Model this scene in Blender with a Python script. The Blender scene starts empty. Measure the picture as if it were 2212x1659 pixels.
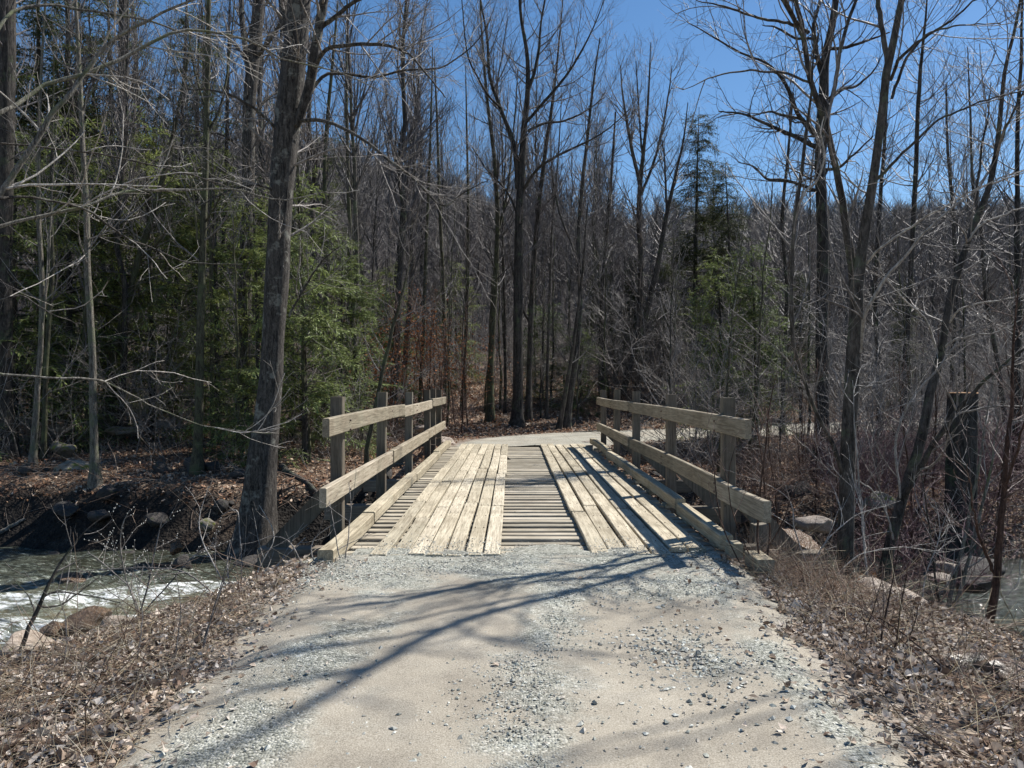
import bpy, math, random
import numpy as np
from mathutils import Vector

PI = math.pi
SC = bpy.context.scene
COL = SC.collection

# ------------------------------------------------------------------ camera
EYE = 1.6
cam_data = bpy.data.cameras.new("camera")
cam = bpy.data.objects.new("camera", cam_data)
COL.objects.link(cam)
cam.location = (0.0, 0.0, EYE)
cam.rotation_euler = (math.radians(90.0), 0.0, 0.0)
cam_data.sensor_width = 36.0
cam_data.lens = 27.06
cam_data.clip_start = 0.05
cam_data.clip_end = 3000.0
SC.camera = cam

# ------------------------------------------------------------------ light
SUN_TO = Vector((0.82, 0.60, 1.25)).normalized()          # direction towards the sun
SUN_EL = math.asin(SUN_TO.z)
SUN_AZ = math.atan2(SUN_TO.x, SUN_TO.y)
world = bpy.data.worlds.new("World")
SC.world = world
world.use_nodes = True
wn = world.node_tree.nodes
wl = world.node_tree.links
wn.clear()
w_out = wn.new("ShaderNodeOutputWorld")
w_bg = wn.new("ShaderNodeBackground")
w_sky = wn.new("ShaderNodeTexSky")
w_sky.sky_type = 'NISHITA'
w_sky.sun_disc = False
w_sky.sun_elevation = SUN_EL
w_sky.sun_rotation = SUN_AZ
w_sky.altitude = 300.0
w_sky.air_density = 1.0
w_sky.dust_density = 0.2
w_sky.ozone_density = 1.8
w_bg.inputs["Strength"].default_value = 0.08
w_hs = wn.new("ShaderNodeHueSaturation")
w_hs.inputs["Saturation"].default_value = 1.22
wl.new(w_sky.outputs[0], w_hs.inputs["Color"])
wl.new(w_hs.outputs[0], w_bg.inputs[0])
wl.new(w_bg.outputs[0], w_out.inputs[0])

sun_data = bpy.data.lights.new("sun", 'SUN')
sun_data.energy = 5.0
sun_data.angle = math.radians(0.55)
sun_data.color = (1.0, 0.955, 0.89)
sun = bpy.data.objects.new("sun", sun_data)
COL.objects.link(sun)
sun.location = (20, 20, 40)
sun.rotation_euler = SUN_TO.to_track_quat('Z', 'Y').to_euler()

SC.view_settings.view_transform = 'Standard'
SC.view_settings.look = 'None'
SC.view_settings.exposure = 0.62
SC.view_settings.gamma = 1.0
SC.view_settings.use_curve_mapping = False
SC.render.engine = 'CYCLES'
SC.cycles.max_bounces = 5
SC.cycles.diffuse_bounces = 1
SC.cycles.glossy_bounces = 2
SC.cycles.transmission_bounces = 3
SC.cycles.transparent_max_bounces = 4

# ------------------------------------------------------------------ helpers
FS, CX, CY = 1663.0, 1106.0, 828.0


def at(px, py, d):
    """world point seen at photo position (px, py) when it stands d metres away"""
    return np.array([(px - CX) / FS * d, d, EYE - (py - CY) / FS * d])


def tag(o, label=None, cat=None, group=None, kind=None):
    if label:
        o["label"] = label
    if cat:
        o["category"] = cat
    if group:
        o["group"] = group
    if kind:
        o["kind"] = kind
    return o


def empty(name, loc=(0, 0, 0), rz=0.0):
    o = bpy.data.objects.new(name, None)
    COL.objects.link(o)
    o.location = loc
    o.rotation_euler = (0, 0, rz)
    o.empty_display_size = 0.2
    return o


def link_mesh(name, me, parent=None, mat=None):
    if mat is not None and len(me.materials) == 0:
        me.materials.append(mat)
    o = bpy.data.objects.new(name, me)
    COL.objects.link(o)
    if parent is not None:
        o.parent = parent
    return o


class Acc:
    """collects vertex / face arrays and makes one mesh"""

    def __init__(self):
        self.v, self.q, self.t, self.n = [], [], [], 0
        self.c = []

    def add(self, v, quads=None, tris=None, col=None):
        v = np.asarray(v, dtype=np.float64).reshape(-1, 3)
        self.v.append(v)
        if quads is not None and len(quads):
            self.q.append(np.asarray(quads, dtype=np.int64).reshape(-1, 4) + self.n)
        if tris is not None and len(tris):
            self.t.append(np.asarray(tris, dtype=np.int64).reshape(-1, 3) + self.n)
        if col is not None:
            self.c.append(np.asarray(col, dtype=np.float64).reshape(-1, 3))
        self.n += len(v)

    def tubes(self, P, R, sides=4, bump=0.0, rng=None):
        P = np.asarray(P, float)
        R = np.asarray(R, float)
        N, K, _ = P.shape
        if N == 0:
            return
        T = np.gradient(P, axis=1)
        T /= np.linalg.norm(T, axis=2, keepdims=True) + 1e-9
        mean = np.abs(T.mean(axis=1))
        ref = np.zeros((N, 3))
        ref[np.arange(N), mean.argmin(axis=1)] = 1.0
        U = np.cross(T, ref[:, None, :])
        U /= np.linalg.norm(U, axis=2, keepdims=True) + 1e-9
        V = np.cross(T, U)
        a = np.linspace(0, 2 * PI, sides, endpoint=False)
        ca, sa = np.cos(a), np.sin(a)
        off = U[:, :, None, :] * ca[None, None, :, None] + V[:, :, None, :] * sa[None, None, :, None]
        rr = R[:, :, None, None]
        if bump > 0 and rng is not None:
            # lobes that run along the limb plus small lumps
            ph = rng.uniform(0, 6.28, (N, 3))
            s = np.arange(K)[None, :, None]
            aa = a[None, None, :]
            m = (np.sin(3 * aa + ph[:, 0, None, None] + s * 0.11) * 0.45 +
                 np.sin(5 * aa + ph[:, 1, None, None] - s * 0.17) * 0.35 +
                 rng.normal(0, 0.35, (N, K, sides)))
            rr = rr * (1 + bump * m[..., None])
        W = P[:, :, None, :] + off * rr
        idx = np.arange(N * K * sides).reshape(N, K, sides)
        i0 = idx[:, :-1, :]
        i1 = idx[:, 1:, :]
        q = np.stack([i0, np.roll(i0, -1, axis=2), np.roll(i1, -1, axis=2), i1], axis=-1)
        self.add(W.reshape(-1, 3), quads=q.reshape(-1, 4)[:, ::-1])

    def mesh(self, name, smooth=True):
        me = bpy.data.meshes.new(name)
        V = np.concatenate(self.v)
        me.vertices.add(len(V))
        me.vertices.foreach_set("co", V.astype(np.float32).ravel())
        parts, starts, base = [], [], 0
        if self.q:
            Q = np.concatenate(self.q)
            parts.append(Q.ravel())
            starts.append(np.arange(len(Q)) * 4)
            base = len(Q) * 4
        if self.t:
            T = np.concatenate(self.t)
            parts.append(T.ravel())
            starts.append(base + np.arange(len(T)) * 3)
        L = np.concatenate(parts)
        S = np.concatenate(starts)
        me.loops.add(len(L))
        me.loops.foreach_set("vertex_index", L.astype(np.int32))
        me.polygons.add(len(S))
        me.polygons.foreach_set("loop_start", S.astype(np.int32))
        me.polygons.foreach_set("use_smooth", np.full(len(S), smooth))
        me.update(calc_edges=True)
        if self.c:
            C = np.concatenate(self.c)
            C4 = np.concatenate([C, np.ones((len(C), 1))], axis=1).astype(np.float32)
            at_ = me.color_attributes.new(name="tint", type='FLOAT_COLOR', domain='POINT')
            at_.data.foreach_set("color", C4.ravel())
        return me


def hash2(ix, iy, seed):
    h = (ix.astype(np.int64) * 374761393 + iy.astype(np.int64) * 668265263 + seed * 2147483647) & 0xFFFFFFFF
    h = ((h ^ (h >> 13)) * 1274126177) & 0xFFFFFFFF
    return ((h ^ (h >> 16)) & 0xFFFFFF) / float(0xFFFFFF)


def vnoise(x, y, seed=0):
    x = np.asarray(x, float)
    y = np.asarray(y, float)
    ix, iy = np.floor(x), np.floor(y)
    fx, fy = x - ix, y - iy
    fx = fx * fx * (3 - 2 * fx)
    fy = fy * fy * (3 - 2 * fy)
    a = hash2(ix, iy, seed)
    b = hash2(ix + 1, iy, seed)
    c = hash2(ix, iy + 1, seed)
    d = hash2(ix + 1, iy + 1, seed)
    return (a * (1 - fx) + b * fx) * (1 - fy) + (c * (1 - fx) + d * fx) * fy


def fbm(x, y, seed=0, oct=4):
    s, amp, tot = 0.0, 1.0, 0.0
    for k in range(oct):
        s = s + amp * (vnoise(x * 2 ** k, y * 2 ** k, seed + k * 7) - 0.5)
        tot += amp
        amp *= 0.5
    return s / tot * 2.0


def sst(a, b, x):
    t = np.clip((x - a) / (b - a), 0, 1)
    return t * t * (3 - 2 * t)


# ------------------------------------------------------------------ materials
def nt(name):
    m = bpy.data.materials.new(name)
    m.use_nodes = True
    n = m.node_tree.nodes
    l = m.node_tree.links
    b = n["Principled BSDF"]
    return m, n, l, b


def ramp(n, stops, interp='LINEAR'):
    r = n.new("ShaderNodeValToRGB")
    r.color_ramp.interpolation = interp
    e = r.color_ramp.elements
    while len(e) > 1:
        e.remove(e[-1])
    e[0].position = stops[0][0]
    e[0].color = (*stops[0][1], 1)
    for p, c in stops[1:]:
        x = e.new(p)
        x.color = (*c, 1)
    return r


def noise(n, l, scale, detail=4, rough=0.6, vec=None, dist=0.0):
    t = n.new("ShaderNodeTexNoise")
    t.inputs["Scale"].default_value = scale
    t.inputs["Detail"].default_value = detail
    t.inputs["Roughness"].default_value = rough
    t.inputs["Distortion"].default_value = dist
    if vec is not None:
        l.new(vec, t.inputs["Vector"])
    return t


def mixc(n, l, fac, a, b, mode='MIX'):
    m = n.new("ShaderNodeMix")
    m.data_type = 'RGBA'
    m.blend_type = mode
    for sock, v in ((m.inputs[0], fac), (m.inputs[6], a), (m.inputs[7], b)):
        if hasattr(v, "links"):
            l.new(v, sock)
        elif isinstance(v, (int, float)):
            sock.default_value = v
        else:
            sock.default_value = (*v, 1)
    return m.outputs[2]


def bumpn(n, l, h, strength, dist, nrm=None):
    b = n.new("ShaderNodeBump")
    b.inputs["Strength"].default_value = strength
    b.inputs["Distance"].default_value = dist
    l.new(h, b.inputs["Height"])
    if nrm is not None:
        l.new(nrm, b.inputs["Normal"])
    return b.outputs[0]


def objcoord(n):
    return n.new("ShaderNodeTexCoord").outputs["Object"]


def geopos(n):
    return n.new("ShaderNodeNewGeometry").outputs["Position"]


def mapping(n, l, vec, scale=(1, 1, 1), rot=(0, 0, 0)):
    m = n.new("ShaderNodeMapping")
    m.inputs["Scale"].default_value = scale
    m.inputs["Rotation"].default_value = rot
    l.new(vec, m.inputs["Vector"])
    return m.outputs[0]


def bark(name, dark, light, lichen=None, lich_amt=0.5, scale=1.0, rough=0.85, spec=0.3):
    m, n, l, b = nt(name)
    v = geopos(n)
    vs = mapping(n, l, v, (14 * scale, 14 * scale, 2.6 * scale))
    a = noise(n, l, 1.0, 5, 0.65, vs, 0.6)
    r = ramp(n, [(0.32, dark), (0.62, light)])
    l.new(a.outputs[0], r.inputs[0])
    c = r.outputs[0]
    sp_ = noise(n, l, 1.0, 4, 0.8, mapping(n, l, v, (30 * scale, 30 * scale, 14 * scale)))
    sr_ = ramp(n, [(0.42, (0.45, 0.44, 0.43)), (0.56, (1.15, 1.15, 1.15))])
    l.new(sp_.outputs[0], sr_.inputs[0])
    c = mixc(n, l, 0.75, c, sr_.outputs[0], 'MULTIPLY')
    oi = n.new("ShaderNodeObjectInfo")
    vr = ramp(n, [(0.0, (0.72, 0.72, 0.74)), (1.0, (1.2, 1.17, 1.12))])
    l.new(oi.outputs["Random"], vr.inputs[0])
    c = mixc(n, l, 1.0, c, vr.outputs[0], 'MULTIPLY')
    if lichen is not None:
        ln = noise(n, l, 3.2, 4, 0.7, v)
        lr = ramp(n, [(0.58 - 0.16 * lich_amt, (0, 0, 0)), (0.66, (1, 1, 1))])
        l.new(ln.outputs[0], lr.inputs[0])
        c = mixc(n, l, lr.outputs[0], c, lichen)
    l.new(c, b.inputs["Base Color"])
    b.inputs["Roughness"].default_value = rough
    b.inputs["Specular IOR Level"].default_value = spec
    fl = noise(n, l, 1.0, 6, 0.75, mapping(n, l, v, (38 * scale, 38 * scale, 11 * scale)), 0.9)
    l.new(bumpn(n, l, fl.outputs[0], 0.9, 0.018, bumpn(n, l, a.outputs[0], 1.0, 0.04)), b.inputs["Normal"])
    return m


M = {}
M["bark_grey"] = bark("bark_grey", (0.022, 0.020, 0.018), (0.135, 0.122, 0.108), (0.12, 0.135, 0.085), 0.25)
M["bark_big"] = bark("bark_big", (0.012, 0.010, 0.009), (0.15, 0.135, 0.118), (0.24, 0.235, 0.20), 0.1, 1.5)
M["bark_dark"] = bark("bark_dark", (0.014, 0.0125, 0.011), (0.10, 0.089, 0.079), (0.08, 0.095, 0.055), 0.15)
M["bark_pale"] = bark("bark_pale", (0.045, 0.04, 0.033), (0.27, 0.25, 0.215), (0.15, 0.165, 0.10), 0.5, 2.4)
M["bark_lichen"] = bark("bark_lichen", (0.05, 0.046, 0.04), (0.42, 0.40, 0.35), (0.17, 0.19, 0.10), 0.5, 2.6)
M["bark_green"] = bark("bark_green", (0.03, 0.029, 0.019), (0.13, 0.125, 0.082), (0.11, 0.125, 0.06), 0.6, 1.6)
M["bark_red"] = bark("bark_red", (0.045, 0.025, 0.018), (0.17, 0.10, 0.07), None, 0.0, 1.6)
M["twig_grey"] = bark("twig_grey", (0.15, 0.135, 0.125), (0.38, 0.35, 0.325), None, 0, 1.0, 0.55, 0.45)
M["twig_pale"] = bark("twig_pale", (0.28, 0.26, 0.235), (0.56, 0.53, 0.49), None, 0, 1.0, 0.55, 0.45)
M["twig_dark"] = bark("twig_dark", (0.045, 0.04, 0.038), (0.17, 0.155, 0.15), None, 0, 1.0, 0.45, 0.5)
M["twig_mid"] = bark("twig_mid", (0.09, 0.08, 0.078), (0.28, 0.255, 0.25), None, 0, 1.0, 0.55, 0.4)
M["twig_red"] = bark("twig_red", (0.10, 0.06, 0.045), (0.28, 0.185, 0.145), None, 0, 1.0, 0.5, 0.5)
M["twig_purple"] = bark("twig_purple", (0.11, 0.055, 0.06), (0.28, 0.165, 0.185), None, 0, 1.0, 0.5, 0.5)


def tinted(name, mult=(1, 1, 1), rough=0.7, trans=0.0, spec=0.3, nscale=30.0):
    """per-leaf colour comes from the attribute tint"""
    m, n, l, b = nt(name)
    at_ = n.new("ShaderNodeAttribute")
    at_.attribute_name = "tint"
    c = mixc(n, l, 1.0, at_.outputs["Color"], mult, 'MULTIPLY')
    nn = noise(n, l, nscale, 3, 0.6, geopos(n))
    rr = ramp(n, [(0.3, (0.7, 0.7, 0.7)), (0.7, (1.15, 1.15, 1.15))])
    l.new(nn.outputs[0], rr.inputs[0])
    c = mixc(n, l, 1.0, c, rr.outputs[0], 'MULTIPLY')
    l.new(c, b.inputs["Base Color"])
    b.inputs["Roughness"].default_value = rough
    b.inputs["Specular IOR Level"].default_value = spec
    if trans > 0:
        out = n["Material Output"]
        tr = n.new("ShaderNodeBsdfTranslucent")
        l.new(c, tr.inputs[0])
        mx = n.new("ShaderNodeMixShader")
        mx.inputs[0].default_value = trans
        l.new(b.outputs[0], mx.inputs[1])
        l.new(tr.outputs[0], mx.inputs[2])
        l.new(mx.outputs[0], out.inputs[0])
    return m


M["leaf"] = tinted("dry_leaf", rough=0.85, trans=0.2, spec=0.08)
M["needle"] = tinted("needle", rough=0.6, trans=0.3, nscale=1.3)
_n, _l = M["needle"].node_tree.nodes, M["needle"].node_tree.links
_oi = _n.new("ShaderNodeObjectInfo")
_vr = ramp(_n, [(0.0, (0.75, 0.80, 0.78)), (0.5, (1.05, 1.05, 0.92)), (1.0, (1.35, 1.28, 1.05))])
_l.new(_oi.outputs["Random"], _vr.inputs[0])
_at = [x for x in _n if x.type == 'ATTRIBUTE'][0]
_mx = [lk.to_node for lk in _at.outputs["Color"].links][0]
_l.new(mixc(_n, _l, 1.0, _at.outputs["Color"], _vr.outputs[0], 'MULTIPLY'), _mx.inputs[6])
M["straw"] = tinted("straw", rough=0.6, trans=0.15)
M["stone_chip"] = tinted("stone_chip", rough=0.85, nscale=60.0)


def wood(name, dark, light, axis, gravel=0.0, green=0.3):
    """weathered timber, grain along one axis; every board takes its own slice of the grain"""
    m, n, l, b = nt(name)
    oc = objcoord(n)
    oi = n.new("ShaderNodeObjectInfo")
    add = n.new("ShaderNodeVectorMath")
    add.operation = 'ADD'
    sc = n.new("ShaderNodeVectorMath")
    sc.operation = 'SCALE'
    sc.inputs[0].default_value = (37.0, 53.0, 19.0)
    l.new(oi.outputs["Random"], sc.inputs["Scale"])
    l.new(oc, add.inputs[0])
    l.new(sc.outputs[0], add.inputs[1])
    s = [26.0, 26.0, 26.0]
    s[axis] = 1.3
    v = mapping(n, l, add.outputs[0], tuple(s))
    a = noise(n, l, 1.0, 5, 0.7, v, 1.2)
    s2 = [90.0, 90.0, 90.0]
    s2[axis] = 3.0
    v2 = mapping(n, l, add.outputs[0], tuple(s2))
    f = noise(n, l, 1.0, 3, 0.6, v2, 0.3)
    r = ramp(n, [(0.28, dark), (0.45, tuple((x + y) / 2 for x, y in zip(dark, light))), (0.62, light)])
    l.new(a.outputs[0], r.inputs[0])
    c = r.outputs[0]
    fr = ramp(n, [(0.36, (0.62, 0.60, 0.58)), (0.5, (1, 1, 1))])
    l.new(f.outputs[0], fr.inputs[0])
    c = mixc(n, l, 0.8, c, fr.outputs[0], 'MULTIPLY')
    vr = ramp(n, [(0.0, (0.70, 0.69, 0.66)), (0.5, (0.97, 0.95, 0.90)), (1.0, (1.12, 1.11, 1.10))])
    l.new(oi.outputs["Random"], vr.inputs[0])
    c = mixc(n, l, 1.0, c, vr.outputs[0], 'MULTIPLY')
    # worn blotches and greenish algae
    bl = noise(n, l, 2.3, 4, 0.6, add.outputs[0])
    br = ramp(n, [(0.45, (0, 0, 0)), (0.75, (1, 1, 1))])
    l.new(bl.outputs[0], br.inputs[0])
    gm = n.new("ShaderNodeMath")
    gm.operation = 'MULTIPLY'
    gm.inputs[1].default_value = green
    l.new(br.outputs[0], gm.inputs[0])
    c = mixc(n, l, gm.outputs[0], c, (0.30, 0.32, 0.24))
    st_ = noise(n, l, 1.1, 5, 0.7, add.outputs[0], 0.5)
    sr_ = ramp(n, [(0.35, (0.62, 0.60, 0.57)), (0.55, (1.0, 1.0, 1.0))])
    l.new(st_.outputs[0], sr_.inputs[0])
    c = mixc(n, l, 0.7, c, sr_.outputs[0], 'MULTIPLY')
    # knots
    kv = n.new("ShaderNodeTexVoronoi")
    kv.inputs["Scale"].default_value = 5.0
    l.new(add.outputs[0], kv.inputs["Vector"])
    kr = ramp(n, [(0.03, (0.25, 0.2, 0.16)), (0.07, (1, 1, 1))])
    l.new(kv.outputs["Distance"], kr.inputs[0])
    c = mixc(n, l, 0.7, c, kr.outputs[0], 'MULTIPLY')
    l.new(c, b.inputs["Base Color"])
    b.inputs["Roughness"].default_value = 0.8
    b.inputs["Specular IOR Level"].default_value = 0.25
    n1 = bumpn(n, l, a.outputs[0], 0.5, 0.012)
    l.new(bumpn(n, l, f.outputs[0], 0.5, 0.004, n1), b.inputs["Normal"])
    return m


M["wood_run"] = wood("plank_wood", (0.30, 0.26, 0.19), (0.63, 0.57, 0.45), 1, green=0.12)
M["wood_slat"] = wood("crossplank_wood", (0.26, 0.23, 0.18), (0.56, 0.51, 0.42), 0, green=0.2)
M["wood_curb"] = wood("curb_wood", (0.25, 0.21, 0.15), (0.56, 0.50, 0.38), 1, green=0.25)
M["wood_rail"] = wood("rail_wood", (0.17, 0.14, 0.10), (0.44, 0.385, 0.30), 1, green=0.25)
M["wood_post"] = wood("post_wood", (0.075, 0.064, 0.052), (0.20, 0.172, 0.14), 2, green=0.2)
M["wood_beam"] = wood("beam_wood", (0.10, 0.085, 0.07), (0.25, 0.21, 0.17), 0, green=0.2)

m, n, l, b = nt("rusty_steel")
a = noise(n, l, 20, 4, 0.6, geopos(n))
r = ramp(n, [(0.35, (0.05, 0.04, 0.035)), (0.7, (0.16, 0.09, 0.06))])
l.new(a.outputs[0], r.inputs[0])
l.new(r.outputs[0], b.inputs["Base Color"])
b.inputs["Roughness"].default_value = 0.7
M["steel"] = m


def ground_mat():
    m, n, l, b = nt("leafy_ground")
    p = geopos(n)
    vo = n.new("ShaderNodeTexVoronoi")
    vo.inputs["Scale"].default_value = 17.0
    vo.inputs["Randomness"].default_value = 1.0
    dn = noise(n, l, 5, 3, 0.5, p)
    ad = mixc(n, l, 0.12, p, dn.outputs["Color"], 'ADD')
    l.new(ad, vo.inputs["Vector"])
    sep = n.new("ShaderNodeSeparateColor")
    l.new(vo.outputs["Color"], sep.inputs[0])
    lr = ramp(n, [(0.0, (0.10, 0.06, 0.04)), (0.3, (0.20, 0.125, 0.085)), (0.6, (0.32, 0.22, 0.15)), (0.85, (0.42, 0.33, 0.25)), (1.0, (0.52, 0.45, 0.36))])
    l.new(sep.outputs[0], lr.inputs[0])
    big = noise(n, l, 0.9, 5, 0.6, p)
    bg = ramp(n, [(0.35, (0.62, 0.58, 0.55)), (0.65, (1.12, 1.1, 1.06))])
    l.new(big.outputs[0], bg.inputs[0])
    c = mixc(n, l, 1.0, lr.outputs[0], bg.outputs[0], 'MULTIPLY')
    # shadow-free gaps between leaves are plain dark humus
    e = n.new("ShaderNodeTexNoise")
    e.inputs["Scale"].default_value = 30
    e.inputs["Detail"].default_value = 5
    l.new(p, e.inputs["Vector"])
    er = ramp(n, [(0.40, (0.0, 0.0, 0.0)), (0.52, (1, 1, 1))])
    l.new(e.outputs[0], er.inputs[0])
    c = mixc(n, l, er.outputs[0], (0.045, 0.032, 0.024), c)
    at_ = n.new("ShaderNodeAttribute")
    at_.attribute_name = "tint"
    s = n.new("ShaderNodeSeparateColor")
    l.new(at_.outputs["Color"], s.inputs[0])
    # red channel: bare wet soil and stones of the banks; green channel: gravel; blue: far woodland floor
    so = noise(n, l, 7, 5, 0.7, p)
    sr = ramp(n, [(0.35, (0.008, 0.007, 0.006)), (0.6, (0.026, 0.021, 0.017)), (0.75, (0.07, 0.06, 0.05))])
    l.new(so.outputs[0], sr.inputs[0])
    c = mixc(n, l, s.outputs[0], c, sr.outputs[0])
    gr = noise(n, l, 45, 4, 0.7, p)
    grr = ramp(n, [(0.3, (0.16, 0.145, 0.125)), (0.7, (0.42, 0.38, 0.33))])
    l.new(gr.outputs[0], grr.inputs[0])
    c = mixc(n, l, s.outputs[1], c, grr.outputs[0])
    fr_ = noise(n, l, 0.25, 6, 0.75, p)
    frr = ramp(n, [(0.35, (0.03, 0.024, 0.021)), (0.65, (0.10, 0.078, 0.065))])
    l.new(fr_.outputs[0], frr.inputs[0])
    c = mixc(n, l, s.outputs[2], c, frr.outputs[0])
    l.new(c, b.inputs["Base Color"])
    b.inputs["Roughness"].default_value = 0.85
    b.inputs["Specular IOR Level"].default_value = 0.2
    n1 = bumpn(n, l, vo.outputs["Distance"], 0.9, 0.04)
    l.new(bumpn(n, l, e.outputs[0], 0.8, 0.04, n1), b.inputs["Normal"])
    return m


M["ground"] = ground_mat()


def road_mat():
    m, n, l, b = nt("gravel_road")
    p = geopos(n)
    fine = noise(n, l, 130, 4, 0.75, p)
    fr_ = ramp(n, [(0.28, (0.13, 0.115, 0.09)), (0.5, (0.32, 0.292, 0.24)), (0.72, (0.50, 0.465, 0.40))])
    l.new(fine.outputs[0], fr_.inputs[0])
    vo = n.new("ShaderNodeTexVoronoi")
    vo.inputs["Scale"].default_value = 74.0
    l.new(p, vo.inputs["Vector"])
    sp = n.new("ShaderNodeSeparateColor")
    l.new(vo.outputs["Color"], sp.inputs[0])
    vr = ramp(n, [(0.0, (0.11, 0.115, 0.10)), (0.4, (0.27, 0.28, 0.245)), (0.8, (0.40, 0.41, 0.365)), (1.0, (0.58, 0.58, 0.53))])
    l.new(sp.outputs[0], vr.inputs[0])
    at_ = n.new("ShaderNodeAttribute")
    at_.attribute_name = "tint"
    s = n.new("ShaderNodeSeparateColor")
    l.new(at_.outputs["Color"], s.inputs[0])
    c = mixc(n, l, s.outputs[0], fr_.outputs[0], vr.outputs[0])
    big = noise(n, l, 1.4, 5, 0.6, p)
    br = ramp(n, [(0.32, (0.76, 0.74, 0.72)), (0.5, (1.0, 0.98, 0.95)), (0.66, (1.13, 1.12, 1.10))])
    l.new(big.outputs[0], br.inputs[0])
    c = mixc(n, l, 1.0, c, br.outputs[0], 'MULTIPLY')
    l.new(c, b.inputs["Base Color"])
    b.inputs["Roughness"].default_value = 0.9
    b.inputs["Specular IOR Level"].default_value = 0.2
    n1 = bumpn(n, l, fine.outputs[0], 0.45, 0.010)
    h = n.new("ShaderNodeMath")
    h.operation = 'MULTIPLY'
    l.new(vo.outputs["Distance"], h.inputs[0])
    l.new(s.outputs[0], h.inputs[1])
    l.new(bumpn(n, l, h.outputs[0], 0.55, -0.022, n1), b.inputs["Normal"])
    return m


M["road"] = road_mat()


def rock_mat(name, dark, light, moss=0.35, mosscol=(0.09, 0.11, 0.03)):
    m, n, l, b = nt(name)
    p = objcoord(n)
    oi = n.new("ShaderNodeObjectInfo")
    a = noise(n, l, 3.5, 6, 0.7, p, 0.4)
    r = ramp(n, [(0.3, dark), (0.7, light)])
    l.new(a.outputs[0], r.inputs[0])
    f = noise(n, l, 40, 4, 0.7, p)
    fr_ = ramp(n, [(0.3, (0.7, 0.7, 0.7)), (0.7, (1.2, 1.2, 1.2))])
    l.new(f.outputs[0], fr_.inputs[0])
    c = mixc(n, l, 1.0, r.outputs[0], fr_.outputs[0], 'MULTIPLY')
    vr = ramp(n, [(0.0, (0.75, 0.75, 0.76)), (1.0, (1.15, 1.12, 1.08))])
    l.new(oi.outputs["Random"], vr.inputs[0])
    c = mixc(n, l, 1.0, c, vr.outputs[0], 'MULTIPLY')
    g = noise(n, l, 2.2, 4, 0.6, p)
    gr = ramp(n, [(0.66 - 0.25 * moss, (0, 0, 0)), (0.72 - 0.2 * moss, (1, 1, 1))])
    l.new(g.outputs[0], gr.inputs[0])
    c = mixc(n, l, gr.outputs[0], c, mosscol)
    l.new(c, b.inputs["Base Color"])
    b.inputs["Roughness"].default_value = 0.8
    n1 = bumpn(n, l, a.outputs[0], 0.7, 0.08)
    l.new(bumpn(n, l, f.outputs[0], 0.5, 0.01, n1), b.inputs["Normal"])
    return m


M["rock_pale"] = rock_mat("rock_pale", (0.22, 0.17, 0.13), (0.52, 0.45, 0.38), 0.1)
M["rock_moss"] = rock_mat("rock_moss", (0.16, 0.14, 0.11), (0.42, 0.38, 0.31), 0.5, (0.17, 0.19, 0.035))
M["rock_dark"] = rock_mat("rock_dark", (0.02, 0.018, 0.017), (0.09, 0.08, 0.072), 0.25, (0.05, 0.06, 0.02))
M["rock_wet"] = rock_mat("rock_wet", (0.06, 0.035, 0.02), (0.24, 0.16, 0.10), 0.0)
M["rock_wet"].node_tree.nodes["Principled BSDF"].inputs["Roughness"].default_value = 0.25


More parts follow.
